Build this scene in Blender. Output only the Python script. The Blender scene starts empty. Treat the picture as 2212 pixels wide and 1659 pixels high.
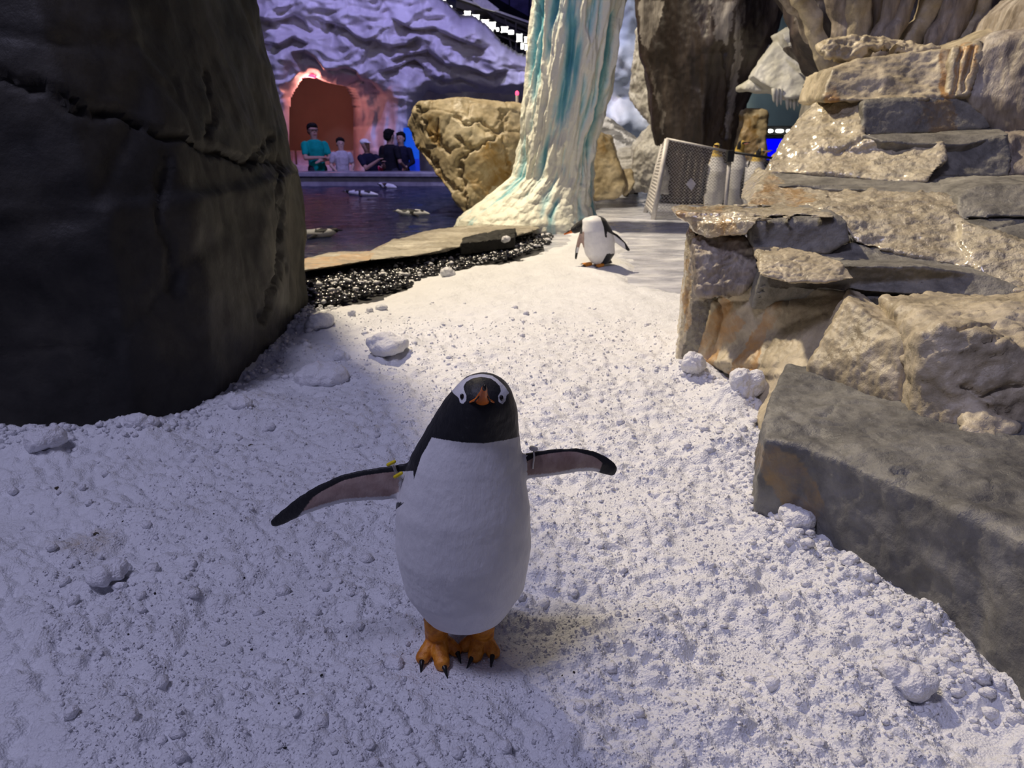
import bpy, bmesh, math, random
import numpy as np
from mathutils import Vector, Matrix

SC = bpy.context.scene
COL = SC.collection
random.seed(4)
RNG = np.random.default_rng(7)

# ------------------------------------------------------------------ camera
FPX, CX, CY, CAMH = 1600.0, 1106.0, 829.5, 1.08
PITCH = math.radians(19.5)
CT, ST = math.cos(PITCH), math.sin(PITCH)
cam_d = bpy.data.cameras.new('camera')
cam_d.sensor_fit = 'HORIZONTAL'
cam_d.sensor_width = 36.0
cam_d.lens = 36.0 * FPX / 2212.0
cam_d.clip_start = 0.05
cam_d.clip_end = 120
cam_d.dof.use_dof = True
cam_d.dof.focus_distance = 1.55
cam_d.dof.aperture_fstop = 7.5
cam = bpy.data.objects.new('camera', cam_d)
cam.location = (0, 0, CAMH)
cam.rotation_euler = (math.pi / 2 - PITCH, 0, 0)
COL.objects.link(cam)
SC.camera = cam

SC.view_settings.view_transform = 'Standard'
SC.view_settings.look = 'None'
SC.view_settings.gamma = 1.0
SC.view_settings.use_curve_mapping = False
SC.view_settings.exposure = 0.0

# ------------------------------------------------------------------ light
world = bpy.data.worlds.new('hall_light')
SC.world = world
world.use_nodes = True
world.node_tree.nodes['Background'].inputs['Color'].default_value = (0.46, 0.45, 0.80, 1)
world.node_tree.nodes['Background'].inputs['Strength'].default_value = 0.12


def aim(o, target):
    d = Vector(target) - o.location
    o.rotation_euler = d.to_track_quat('-Z', 'Y').to_euler()


def spot(name, loc, target, energy, color, angle=70, blend=0.4, size=0.25):
    l = bpy.data.lights.new(name, 'SPOT')
    l.energy = energy
    l.color = color
    l.spot_size = math.radians(angle)
    l.spot_blend = blend
    l.shadow_soft_size = size
    o = bpy.data.objects.new(name, l)
    o.location = loc
    COL.objects.link(o)
    aim(o, target)
    return o


def area(name, loc, target, energy, color, sx, sy):
    l = bpy.data.lights.new(name, 'AREA')
    l.shape = 'RECTANGLE'
    l.size, l.size_y = sx, sy
    l.energy = energy
    l.color = color
    o = bpy.data.objects.new(name, l)
    o.location = loc
    COL.objects.link(o)
    aim(o, target)
    return o


def point(name, loc, energy, color, size=0.1):
    l = bpy.data.lights.new(name, 'POINT')
    l.energy = energy
    l.color = color
    l.shadow_soft_size = size
    o = bpy.data.objects.new(name, l)
    o.location = loc
    COL.objects.link(o)
    return o


spot('key_lamp_offscreen', (-2.95, 8.9, 8.8), (0.9, 5.3, 0.2), 6000, (1.0, 0.84, 0.59), 61, 1.0, 0.22)
spot('back_lamp_offscreen', (-2.95, 9.3, 8.8), (1.2, 11.6, 0.5), 3300, (1.0, 0.86, 0.64), 50, 0.6, 0.22)
area('overhead_lamp_offscreen', (-3.2, -0.4, 8.6), (-0.4, 1.8, 0.0), 300, (0.69, 0.68, 1.0), 2.0, 1.6)
spot('cave_lamp_offscreen', (-1.5, 9.5, 8.6), (-2.0, 16.5, 1.4), 2300, (0.45, 0.42, 1.0), 60, 0.6, 0.3)
spot('ice_wall_lamp_offscreen', (0.9, 10.4, 8.6), (1.9, 15.0, 1.0), 1100, (0.84, 0.87, 1.0), 50, 0.6, 0.3)


# ------------------------------------------------------------------ pixels to places
def ray(px, py):
    xc = (px - CX) / FPX
    up = -(py - CY) / FPX
    return np.array([xc, CT + up * ST, -ST + up * CT])


def D(px, py, y):
    """point seen at this pixel at the distance y"""
    r = ray(px, py)
    t = y / r[1]
    return np.array([r[0] * t, y, CAMH + r[2] * t])


def Z(px, py, z=0.0):
    """point seen at this pixel at the height z"""
    r = ray(px, py)
    t = (z - CAMH) / r[2]
    return np.array([r[0] * t, r[1] * t, z])


def project(P):
    P = np.asarray(P, float)
    x, y, z = P[:, 0], P[:, 1], P[:, 2] - CAMH
    f = np.maximum(y * CT - z * ST, 1e-3)
    u = y * ST + z * CT
    return np.stack([CX + FPX * x / f, CY - FPX * u / f], 1)


# ------------------------------------------------------------------ noise
_perm = RNG.permutation(512).astype(np.int64)
_grad = RNG.normal(size=(512, 3))
_grad /= np.linalg.norm(_grad, axis=1)[:, None]
_rnd3 = RNG.random((512, 3))


def _hash(i, j, k):
    return _perm[(_perm[(_perm[i & 511] + j) & 511] + k) & 511]


def perlin(P):
    P = np.asarray(P, float)
    I = np.floor(P).astype(np.int64)
    F = P - I
    W = F * F * F * (F * (F * 6 - 15) + 10)
    out = 0
    for dx in (0, 1):
        wx = W[:, 0] if dx else 1 - W[:, 0]
        for dy in (0, 1):
            wy = W[:, 1] if dy else 1 - W[:, 1]
            for dz in (0, 1):
                wz = W[:, 2] if dz else 1 - W[:, 2]
                g = _grad[_hash(I[:, 0] + dx, I[:, 1] + dy, I[:, 2] + dz)]
                d = g[:, 0] * (F[:, 0] - dx) + g[:, 1] * (F[:, 1] - dy) + g[:, 2] * (F[:, 2] - dz)
                out = out + d * wx * wy * wz
    return out * 1.5


def fbm(P, octaves=4, gain=0.5):
    s, a = 0, 1.0
    P = np.asarray(P, float)
    for o in range(octaves):
        s = s + a * perlin(P * 2.03 ** o + 17.3 * o)
        a *= gain
    return s


def ridged(P, octaves=3, gain=0.5):
    s, a = 0, 1.0
    P = np.asarray(P, float)
    for o in range(octaves):
        s = s + a * (1 - 2.2 * np.abs(perlin(P * 2.1 ** o + 9.1 * o)))
        a *= gain
    return s


def worley(P):
    """distance to the nearest and second nearest feature point, and the cell's id"""
    P = np.asarray(P, float)
    I = np.floor(P).astype(np.int64)
    F = P - I
    d1 = np.full(len(P), 9.0)
    d2 = np.full(len(P), 9.0)
    cid = np.zeros(len(P), np.int64)
    for dx in (-1, 0, 1):
        for dy in (-1, 0, 1):
            for dz in (-1, 0, 1):
                h = _hash(I[:, 0] + dx, I[:, 1] + dy, I[:, 2] + dz)
                q = _rnd3[h] + np.array([dx, dy, dz]) - F
                d = np.sqrt((q * q).sum(1))
                near = d < d1
                d2 = np.where(near, d1, np.minimum(d2, d))
                cid = np.where(near, h, cid)
                d1 = np.where(near, d, d1)
    return d1, d2, cid


def sstep(a, b, x):
    t = np.clip((x - a) / (b - a), 0, 1)
    return t * t * (3 - 2 * t)


# ------------------------------------------------------------------ meshes
def new_mesh(name, V, F, smooth=True):
    me = bpy.data.meshes.new(name)
    V = np.asarray(V, np.float32)
    if isinstance(F, np.ndarray):
        n, k = F.shape
        me.vertices.add(len(V))
        me.vertices.foreach_set('co', V.ravel())
        me.loops.add(n * k)
        me.loops.foreach_set('vertex_index', F.astype(np.int32).ravel())
        me.polygons.add(n)
        me.polygons.foreach_set('loop_start', np.arange(0, n * k, k, dtype=np.int32))
        me.update(calc_edges=True)
        me.validate()
    else:
        me.from_pydata([tuple(v) for v in V.tolist()], [], F)
        me.update()
    if smooth:
        me.polygons.foreach_set('use_smooth', np.ones(len(me.polygons), bool))
    return me


def set_attr(me, name, vals):
    a = me.attributes.new(name, 'FLOAT', 'POINT')
    a.data.foreach_set('value', np.asarray(vals, np.float32))


def link(name, me, mat=None, parent=None, origin=None, label=None, cat=None, group=None, kind=None):
    """one mesh as one object; the mesh holds place coordinates and gets its origin at its base"""
    n = len(me.vertices)
    co = np.empty(n * 3, np.float32)
    me.vertices.foreach_get('co', co)
    co = co.reshape(-1, 3)
    if origin is None:
        mn, mx = co.min(0), co.max(0)
        origin = np.array([(mn[0] + mx[0]) / 2, (mn[1] + mx[1]) / 2, mn[2]])
    origin = np.asarray(origin, np.float32)
    co -= origin
    me.vertices.foreach_set('co', co.ravel())
    me.update()
    o = bpy.data.objects.new(name, me)
    COL.objects.link(o)
    if parent is not None:
        o.parent = parent
        pl = Vector((0, 0, 0))
        p = parent
        while p is not None:
            pl += p.location
            p = p.parent
        o.location = Vector(origin.tolist()) - pl
    else:
        o.location = origin.tolist()
    if mat is not None:
        me.materials.append(mat)
    tag(o, label, cat, group, kind)
    return o


def tag(o, label=None, cat=None, group=None, kind=None):
    if label: o['label'] = label
    if cat: o['category'] = cat
    if group: o['group'] = group
    if kind: o['kind'] = kind
    return o


def thing(name, loc, label, cat, group=None):
    o = bpy.data.objects.new(name, None)
    o.empty_display_size = 0.1
    o.location = [float(v) for v in loc]
    COL.objects.link(o)
    return tag(o, label, cat, group)


def hull_into(bm, pts):
    vs = [bm.verts.new(tuple(float(c) for c in p)) for p in pts]
    r = bmesh.ops.convex_hull(bm, input=vs, use_existing_faces=False)
    junk = list({g for g in r['geom_interior'] + r['geom_unused'] if isinstance(g, bmesh.types.BMVert) and g.is_valid})
    if junk:
        bmesh.ops.delete(bm, geom=junk, context='VERTS')


def face_into(bm, poly, back):
    """a thick facing: corners (px, py, distance y if over 1.5, else height z), thickness vector `back`"""
    from mathutils.geometry import tessellate_polygon
    front = [D(a, b, v) if v > 1.5 else Z(a, b, v) for a, b, v in poly]
    tris = tessellate_polygon([[Vector((a, -b, 0)) for a, b, v in poly]])
    fv = [bm.verts.new(tuple(p)) for p in front]
    bv = [bm.verts.new(tuple(p + np.array(back))) for p in front]
    n = len(fv)
    for t in tris:
        bm.faces.new([fv[i] for i in t])
        bm.faces.new([bv[i] for i in reversed(t)])
    for i in range(n):
        j = (i + 1) % n
        bm.faces.new((fv[j], fv[i], bv[i], bv[j]))


_ib = bmesh.new()
bmesh.ops.create_icosphere(_ib, subdivisions=4, radius=1.0)
ICO3 = np.array([v.co[:] for v in _ib.verts])
_ib.free()
_ib = bmesh.new()
bmesh.ops.create_icosphere(_ib, subdivisions=2, radius=1.0)
ICO = np.array([v.co[:] for v in _ib.verts])
_ib.verts.index_update()
ICOF = [[v.index for v in f.verts] for f in _ib.faces]
_ib.free()
_ib = bmesh.new()
bmesh.ops.create_icosphere(_ib, subdivisions=1, radius=1.0)
ICO1 = np.array([v.co[:] for v in _ib.verts])
_ib.verts.index_update()
ICO1F = np.array([[v.index for v in f.verts] for f in _ib.faces])
_ib.free()


def chain_into(bm, nodes, ball=None):
    """nodes: (x, y, z, r) or (x, y, z, rx, ry, rz); each pair of neighbours gives one tapered limb piece"""
    ball = ICO if ball is None else ball
    balls = []
    for n in nodes:
        r = np.array([n[3]] * 3) if len(n) == 4 else np.array(n[3:6])
        balls.append(np.array(n[:3]) + ball * r)
    if len(balls) == 1:
        hull_into(bm, balls[0])
    for a, b in zip(balls[:-1], balls[1:]):
        hull_into(bm, np.vstack([a, b]))


def remesh(bm, voxel, smooth_it=0, smooth_f=0.5):
    """union of everything in the bmesh as one closed skin -> verts, normals, faces"""
    bmesh.ops.recalc_face_normals(bm, faces=bm.faces)
    me = bpy.data.meshes.new('tmp')
    bm.to_mesh(me)
    bm.free()
    o = bpy.data.objects.new('tmp', me)
    COL.objects.link(o)
    m = o.modifiers.new('r', 'REMESH')
    m.mode = 'VOXEL'
    m.voxel_size = voxel
    if smooth_it:
        s = o.modifiers.new('s', 'SMOOTH')
        s.factor = smooth_f
        s.iterations = smooth_it
    dg = bpy.context.evaluated_depsgraph_get()
    dg.update()
    em = o.evaluated_get(dg).to_mesh()
    n = len(em.vertices)
    V = np.empty(n * 3, np.float32); em.vertices.foreach_get('co', V)
    N = np.empty(n * 3, np.float32); em.vertices.foreach_get('normal', N)
    F = np.empty(len(em.polygons) * 4, np.int32)
    em.loops.foreach_get('vertex_index', F)
    o.evaluated_get(dg).to_mesh_clear()
    bpy.data.objects.remove(o)
    bpy.data.meshes.remove(me)
    return V.reshape(-1, 3).astype(float), N.reshape(-1, 3).astype(float), F.reshape(-1, 4)


def vnormals(V, F):
    a = V[F[:, 2]] - V[F[:, 0]]
    b = V[F[:, 3]] - V[F[:, 1]]
    fn = np.cross(a, b)
    N = np.zeros_like(V)
    for k in range(4):
        np.add.at(N, F[:, k], fn)
    return N / np.maximum(np.linalg.norm(N, axis=1), 1e-12)[:, None]


def poly_dist(P, line):
    """distance of 2D points to a polyline"""
    d = np.full(len(P), 1e9)
    L = np.asarray(line, float)
    for a, b in zip(L[:-1], L[1:]):
        ab = b - a
        t = np.clip(((P - a) @ ab) / max(ab @ ab, 1e-9), 0, 1)
        d = np.minimum(d, np.linalg.norm(P - (a + t[:, None] * ab), axis=1))
    return d


def in_poly(P, poly):
    poly = np.asarray(poly, float)
    x, y = P[:, 0], P[:, 1]
    c = np.zeros(len(P), bool)
    j = len(poly) - 1
    for i in range(len(poly)):
        xi, yi = poly[i]
        xj, yj = poly[j]
        c ^= ((yi > y) != (yj > y)) & (x < (xj - xi) * (y - yi) / ((yj - yi) if yj != yi else 1e-9) + xi)
        j = i
    return c


# ------------------------------------------------------------------ materials
MATS = {}


def mat_base(name):
    m = bpy.data.materials.new(name)
    m.use_nodes = True
    nt = m.node_tree
    b = nt.nodes['Principled BSDF']
    MATS[name] = m
    return m, nt, b


def nd(nt, kind, **kw):
    n = nt.nodes.new(kind)
    for k, v in kw.items():
        setattr(n, k, v)
    return n


def lk(nt, a, b):
    nt.links.new(a, b)


def val(nt, sock, v):
    sock.default_value = v


def ramp(nt, fac, stops):
    r = nt.nodes.new('ShaderNodeValToRGB')
    e = r.color_ramp.elements
    while len(e) < len(stops):
        e.new(0.5)
    for el, (p, c) in zip(e, stops):
        el.position = p
        el.color = (c[0], c[1], c[2], 1)
    nt.links.new(fac, r.inputs[0])
    return r.outputs[0]


def noise_n(nt, vec, scale, detail=5, rough=0.55, dist=0.0):
    n = nt.nodes.new('ShaderNodeTexNoise')
    n.inputs['Scale'].default_value = scale
    n.inputs['Detail'].default_value = detail
    n.inputs['Roughness'].default_value = rough
    n.inputs['Distortion'].default_value = dist
    if vec is not None:
        nt.links.new(vec, n.inputs['Vector'])
    return n.outputs['Fac']


def mix_n(nt, fac, a, b, mode='MIX'):
    m = nt.nodes.new('ShaderNodeMix')
    m.data_type = 'RGBA'
    m.blend_type = mode
    for s, v in ((m.inputs['Factor'], fac), (m.inputs['A'], a), (m.inputs['B'], b)):
        pass
    fa, A, B = m.inputs[0], m.inputs[6], m.inputs[7]
    for s, v in ((fa, fac), (A, a), (B, b)):
        if hasattr(v, 'is_output') or hasattr(v, 'links'):
            nt.links.new(v, s)
        else:
            s.default_value = v if not isinstance(v, tuple) else (v[0], v[1], v[2], 1)
    return m.outputs[2]


def math_n(nt, op, a, b=None, clamp=False):
    m = nt.nodes.new('ShaderNodeMath')
    m.operation = op
    m.use_clamp = clamp
    for s, v in ((m.inputs[0], a), (m.inputs[1], b)):
        if v is None:
            continue
        if hasattr(v, 'links'):
            nt.links.new(v, s)
        else:
            s.default_value = v
    return m.outputs[0]


def attr_n(nt, name):
    a = nt.nodes.new('ShaderNodeAttribute')
    a.attribute_name = name
    return a.outputs['Fac']


def coords(nt, scale=(1, 1, 1)):
    t = nt.nodes.new('ShaderNodeTexCoord')
    mp = nt.nodes.new('ShaderNodeMapping')
    mp.inputs['Scale'].default_value = scale
    nt.links.new(t.outputs['Object'], mp.inputs['Vector'])
    return mp.outputs['Vector']


def bump_n(nt, bsdf, height, strength=0.5, dist=0.02):
    b = nt.nodes.new('ShaderNodeBump')
    b.inputs['Strength'].default_value = strength
    b.inputs['Distance'].default_value = dist
    nt.links.new(height, b.inputs['Height'])
    nt.links.new(b.outputs[0], bsdf.inputs['Normal'])
    return b


def rock_mat(name, dark, mid, light, stain=None, scale=3.0, rough=(0.35, 0.7), bump=0.6, bdist=0.02,
             stretch=(1, 1, 1), fine=40.0, spec=0.5, coat=0.0):
    m, nt, b = mat_base(name)
    v = coords(nt, stretch)
    n1 = noise_n(nt, v, scale, 7, 0.6, 0.4)
    n2 = noise_n(nt, v, scale * 5.3, 5, 0.65, 0.2)
    c = ramp(nt, n1, [(0.30, dark), (0.5, mid), (0.68, light)])
    sp = ramp(nt, n2, [(0.32, (0.55, 0.55, 0.55)), (0.55, (1, 1, 1)), (0.75, (1.18, 1.18, 1.15))])
    c = mix_n(nt, 0.75, c, sp, 'MULTIPLY')
    if stain is not None:
        st = attr_n(nt, 'stain')
        sn = noise_n(nt, v, scale * 2.2, 6, 0.65, 0.5)
        f = math_n(nt, 'MULTIPLY', st, ramp(nt, sn, [(0.35, (0, 0, 0)), (0.6, (1, 1, 1))]), True)
        c = mix_n(nt, f, c, stain)
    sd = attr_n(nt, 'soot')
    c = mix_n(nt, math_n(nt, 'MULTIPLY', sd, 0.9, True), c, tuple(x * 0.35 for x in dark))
    lk(nt, c, b.inputs['Base Color'])
    rr = ramp(nt, noise_n(nt, v, scale * 1.7, 4, 0.6), [(0.35, (rough[0],) * 3), (0.65, (rough[1],) * 3)])
    lk(nt, rr, b.inputs['Roughness'])
    b.inputs['Specular IOR Level'].default_value = spec
    if coat:
        b.inputs['Coat Weight'].default_value = coat
        b.inputs['Coat Roughness'].default_value = 0.18
    f1 = noise_n(nt, v, fine, 6, 0.65)
    f2 = noise_n(nt, v, fine * 0.22, 5, 0.6)
    h = math_n(nt, 'ADD', math_n(nt, 'MULTIPLY', f1, 0.35), f2)
    bump_n(nt, b, h, bump, bdist)
    return m


def plain_mat(name, color, rough=0.6, spec=0.4, nscale=12, var=0.12, bump=0.0, metal=0.0, emit=None, estr=1.0):
    m, nt, b = mat_base(name)
    v = coords(nt)
    n = noise_n(nt, v, nscale, 4)
    lo = tuple(c * (1 - var) for c in color)
    hi = tuple(min(1, c * (1 + var)) for c in color)
    lk(nt, ramp(nt, n, [(0.35, lo), (0.65, hi)]), b.inputs['Base Color'])
    b.inputs['Roughness'].default_value = rough
    b.inputs['Specular IOR Level'].default_value = spec
    b.inputs['Metallic'].default_value = metal
    if emit:
        b.inputs['Emission Color'].default_value = (*emit, 1)
        b.inputs['Emission Strength'].default_value = estr
    if bump:
        bump_n(nt, b, noise_n(nt, v, nscale * 5, 4), bump, 0.01)
    return m


# ------------------------------------------------------------------ rocks
def rock(name, hulls, mat, voxel=0.012, amp=0.02, freq=4.0, rid=0.0, rid_f=5.0, strat=0.0, facet=0.0, facet_f=6.0,
         cracks=(), stains=(), soot=(), smooth_it=2, grain=0.0, grain_f=30.0, vert=(1, 1, 1), pre=None, faces=(), **kw):
    bm = bmesh.new()
    for h in hulls:
        hull_into(bm, h)
    for poly, back in faces:
        face_into(bm, poly, back)
    V, N, F = remesh(bm, voxel, smooth_it)
    if pre is not None:
        V = pre(V, N)
        N = vnormals(V, F)
    Q = V * np.array(vert)
    d = amp * fbm(Q * freq, 4)
    if rid:
        d = d + rid * ridged(Q * rid_f + 3.3, 3)
    if facet:
        a, b, cid = worley(Q * facet_f + 0.35 * fbm(Q * facet_f * 0.7, 2)[:, None])
        lev = _rnd3[cid, 0] - 0.5
        d = d + facet * lev * sstep(0.0, 0.14, b - a) - facet * 0.5 * (1 - sstep(0.0, 0.08, b - a))
    if strat:
        zz = V[:, 2] + 0.05 * fbm(V * 1.5, 2)
        d = d + strat * fbm(np.stack([V[:, 0] * 0.6, V[:, 1] * 0.6, zz * 22], 1), 3)
    if grain:
        d = d + grain * fbm(V * grain_f, 3, 0.6)
    pp = project(V)
    vw = V - np.array([0, 0, CAMH])
    facing = (N * vw).sum(1) < 0.15 * np.linalg.norm(vw, axis=1)
    wob = np.stack([fbm(V * 9, 3), fbm(V * 9 + 40, 3)], 1)
    for line, w, dep in cracks:
        dd = poly_dist(pp + wob * w * 1.3, line)
        d = d - dep * (1 - sstep(0.15, 1.0, dd / w)) * facing
    V2 = V + N * d[:, None]
    me = new_mesh(name, V2, F)
    st = np.zeros(len(V))
    for c, r in stains:
        if np.ndim(c) == 2:
            inside = in_poly(pp + wob * r, c) & facing
            st = np.maximum(st, inside * 1.0)
        else:
            st = np.maximum(st, 1 - sstep(0.5, 1.0, np.linalg.norm(V - c, axis=1) / r))
    set_attr(me, 'stain', st)
    so = np.zeros(len(V))
    for c, r in soot:
        inside = in_poly(pp + wob * r, c) & facing
        so = np.maximum(so, inside * 1.0)
    set_attr(me, 'soot', so)
    return link(name, me, mat, **kw)


def box_pts(x0, x1, y0, y1, z0, z1):
    return [(x, y, z) for x in (x0, x1) for y in (y0, y1) for z in (z0, z1)]


def box_bm(bm, x0, x1, y0, y1, z0, z1):
    hull_into(bm, box_pts(x0, x1, y0, y1, z0, z1))


def bm_obj(name, bm, mat, parent=None, smooth=False, bevel=0.0, **kw):
    if bevel:
        bmesh.ops.bevel(bm, geom=list(bm.edges), offset=bevel, segments=2, affect='EDGES', profile=0.6)
    bmesh.ops.recalc_face_normals(bm, faces=bm.faces)
    me = bpy.data.meshes.new(name)
    bm.to_mesh(me)
    bm.free()
    if smooth:
        me.polygons.foreach_set('use_smooth', np.ones(len(me.polygons), bool))
    return link(name, me, mat, parent, **kw)


def tube_bm(bm, pts, r, n=8):
    """a tube along points; r a number or one per point"""
    pts = [Vector([float(c) for c in p]) for p in pts]
    rs = [r] * len(pts) if np.isscalar(r) else list(r)
    rings = []
    for i, p in enumerate(pts):
        d = (pts[min(i + 1, len(pts) - 1)] - pts[max(i - 1, 0)]).normalized()
        up = Vector((0, 0, 1)) if abs(d.z) < 0.9 else Vector((1, 0, 0))
        a = d.cross(up).normalized()
        b = d.cross(a).normalized()
        rings.append([bm.verts.new(p + (a * math.cos(2 * math.pi * k / n) + b * math.sin(2 * math.pi * k / n)) * rs[i]) for k in range(n)])
    for r0, r1 in zip(rings[:-1], rings[1:]):
        for k in range(n):
            bm.faces.new((r0[k], r0[(k + 1) % n], r1[(k + 1) % n], r1[k]))
    bm.faces.new(rings[0][::-1])
    bm.faces.new(rings[-1])


def blob(name, chains, voxel, mat, parent=None, smooth_it=3, noise_a=0.0, noise_f=10.0, attrs=None, **kw):
    bm = bmesh.new()
    for c in chains:
        chain_into(bm, c)
    V, N, F = remesh(bm, voxel, smooth_it)
    if noise_a:
        V = V + N * (noise_a * fbm(V * noise_f, 4))[:, None]
    me = new_mesh(name, V, F)
    if attrs:
        for k, fn in attrs.items():
            set_attr(me, k, fn(V, N))
    return link(name, me, mat, parent, **kw)
# ================================================================== ground, water
def snow_mat(name, tint=(0.79, 0.80, 0.84)):
    m, nt, b = mat_base(name)
    v = coords(nt)
    n1 = noise_n(nt, v, 5, 5)
    c = ramp(nt, n1, [(0.3, tuple(x * 0.93 for x in tint)), (0.7, tint)])
    st = attr_n(nt, 'dirt')
    dn = noise_n(nt, v, 30, 5, 0.7)
    f = math_n(nt, 'MULTIPLY', st, ramp(nt, dn, [(0.35, (0, 0, 0)), (0.7, (1, 1, 1))]), True)
    c = mix_n(nt, f, c, (0.42, 0.34, 0.22))
    lk(nt, c, b.inputs['Base Color'])
    b.inputs['Roughness'].default_value = 0.42
    b.inputs['Specular IOR Level'].default_value = 0.55
    b.inputs['Subsurface Weight'].default_value = 0.0
    vo = nd(nt, 'ShaderNodeTexVoronoi')
    vo.inputs['Scale'].default_value = 190
    lk(nt, v, vo.inputs['Vector'])
    f1 = noise_n(nt, v, 120, 5, 0.7)
    h = math_n(nt, 'ADD', math_n(nt, 'MULTIPLY', vo.outputs['Distance'], 0.30), math_n(nt, 'MULTIPLY', f1, 0.40))
    h = math_n(nt, 'ADD', h, math_n(nt, 'MULTIPLY', noise_n(nt, v, 36, 4, 0.65), 1.3))
    bump_n(nt, b, h, 0.65, 0.011)
    return m


M_snow = snow_mat('snow')
M_lump = snow_mat('packed_snow', (0.81, 0.815, 0.86))

m, nt, b = mat_base('wet_concrete')
v = coords(nt)
lk(nt, ramp(nt, noise_n(nt, v, 3, 6), [(0.3, (0.025, 0.026, 0.03)), (0.7, (0.07, 0.07, 0.075))]), b.inputs['Base Color'])
b.inputs['Roughness'].default_value = 0.35
bump_n(nt, b, noise_n(nt, v, 60, 4), 0.5, 0.01)
M_floor = m

m, nt, b = mat_base('ice_sheet')
v = coords(nt, (1, 2.5, 1))
lk(nt, ramp(nt, noise_n(nt, v, 2.2, 6, 0.6, 0.5), [(0.32, (0.30, 0.31, 0.38)), (0.5, (0.50, 0.51, 0.58)), (0.66, (0.74, 0.75, 0.80))]), b.inputs['Base Color'])
lk(nt, ramp(nt, noise_n(nt, v, 4, 4), [(0.35, (0.08,) * 3), (0.65, (0.5,) * 3)]), b.inputs['Roughness'])
bump_n(nt, b, noise_n(nt, v, 25, 5), 0.25, 0.01)
M_ice = m

m, nt, b = mat_base('pool_water')
v = coords(nt, (1, 1.6, 1))
b.inputs['Base Color'].default_value = (0.010, 0.016, 0.055, 1)
b.inputs['Roughness'].default_value = 0.07
b.inputs['IOR'].default_value = 1.33
h = math_n(nt, 'ADD', noise_n(nt, v, 3.2, 4, 0.6, 0.6), math_n(nt, 'MULTIPLY', noise_n(nt, v, 11, 4, 0.6, 0.4), 0.5))
bump_n(nt, b, h, 0.8, 0.09)
M_water = m

GRAVEL = [(640, 655), (640, 600), (700, 585), (830, 563), (1000, 535), (1165, 493), (1195, 500), (1185, 518), (1100, 548), (985, 572), (870, 606), (770, 632), (690, 648)]
ICE = [(1285, 420), (1520, 420), (1530, 612), (1452, 612), (1392, 590), (1395, 566), (1382, 536), (1365, 500), (1310, 462)]


def poly_blend(P, poly, soft):
    """1 inside, fading to 0 over `soft` metres"""
    P2 = P[:, :2]
    d = poly_dist(P2, list(poly) + [poly[0]])
    ins = in_poly(P2, poly)
    return np.where(ins, sstep(-soft, 0, d * 0) * 0 + 1, 1 - sstep(0, soft, d))


GRAVEL_W = [Z(*p)[:2] for p in GRAVEL]
ICE_W = [Z(*p)[:2] for p in ICE]
PIT = [(1545, 1150, 0.10, 0.045), (560, 1290, 0.10, 0.035), (1180, 1290, 0.12, 0.02), (1440, 1010, 0.14, 0.025), (840, 1160, .09, .03),
       (1620, 1400, .10, .04), (2080, 1560, .09, .05), (470, 1400, .08, .025), (1680, 1240, .06, .03), (1260, 1480, .1, .02), (300, 1180, .12, .02)]
MOUND = [(90, 960, 0.16, 0.05), (300, 935, 0.15, 0.035), (520, 880, 0.13, 0.04), (640, 760, 0.12, 0.03), (1500, 800, 0.10, 0.06), (1580, 860, .12, .07),
         (1600, 960, 0.12, 0.05), (1720, 1150, 0.09, 0.05), (1850, 1240, 0.08, 0.035), (700, 690, 0.16, .03), (850, 745, .16, .045), (780, 690, .2, .03),
         (1960, 1340, .09, .03), (980, 600, .4, .03), (960, 1500, .1, .01), (2080, 1450, .08, .03)]
PIT_W = [(Z(a, b_), r, h) for a, b_, r, h in PIT]
MOUND_W = [(Z(a, b_), r, h) for a, b_, r, h in MOUND]


def snow_h(x, y, fine=True):
    P = np.stack([x, y, np.zeros_like(x)], 1)
    near = 1 - sstep(2.2, 5.0, y)
    h = -0.006 + 0.022 * fbm(P * 1.3, 2) + (0.010 + 0.016 * near) * fbm(P * 5.0 + 5, 2)
    b1 = -0.30 + np.abs(perlin(P * 15 + 3)) + 0.5 * np.abs(perlin(P * 31 + 8))
    h = h + (0.008 + 0.020 * near) * b1 + (0.003 + 0.005 * near) * fbm(P * 24 + 2, 2)
    if fine:
        c1, c2, _ = worley(P * np.array([46, 46, 1]) + 0.5 * fbm(P * 20, 2)[:, None])
        h = h + (0.0035 + 0.0012 * near) * (0.6 - c1)
        h = h + (0.0016 + 0.0004 * near) * fbm(P * 95, 2, 0.7)
    for c, r, a in PIT_W:
        q = ((x - c[0]) ** 2 + (y - c[1]) ** 2) / r ** 2
        h = h - a * np.exp(-q)
    for c, r, a in MOUND_W:
        q = ((x - c[0]) ** 2 + (y - c[1]) ** 2) / r ** 2
        h = h + a * np.exp(-q)
    wob = 0.10 * fbm(P * 4, 3)
    W = np.stack([x + wob, y + 0.12 * fbm(P * 4 + 30, 3)], 1)
    g = poly_blend(W, GRAVEL_W, 0.35)
    i = poly_blend(W, ICE_W, 0.3)
    edge = np.maximum(g, i)
    h = np.maximum(h, -0.03)
    fq = np.exp(-(((x + .10) / .15) ** 2 + ((y - 1.27) / .11) ** 2) ** 2)
    h = h * (1 - fq) + 0.002 * fq
    h = h - edge * 0.06
    p2 = Z(1290, 573)
    f2 = np.exp(-(((x - p2[0]) / .30) ** 2 + ((y - p2[1] - .1) / .35) ** 2) ** 2)
    h = h * (1 - f2) + 0.006 * f2
    # the pool side: the snow ends at the slab
    a = Z(640, 600); bb = Z(1165, 488)
    n = np.array([-(bb[1] - a[1]), bb[0] - a[0]]); n = n / np.linalg.norm(n)
    s = (x - a[0]) * n[0] + (y - a[1]) * n[1]
    h = h - 0.3 * sstep(-0.05, 0.25, s)
    return h


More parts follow.
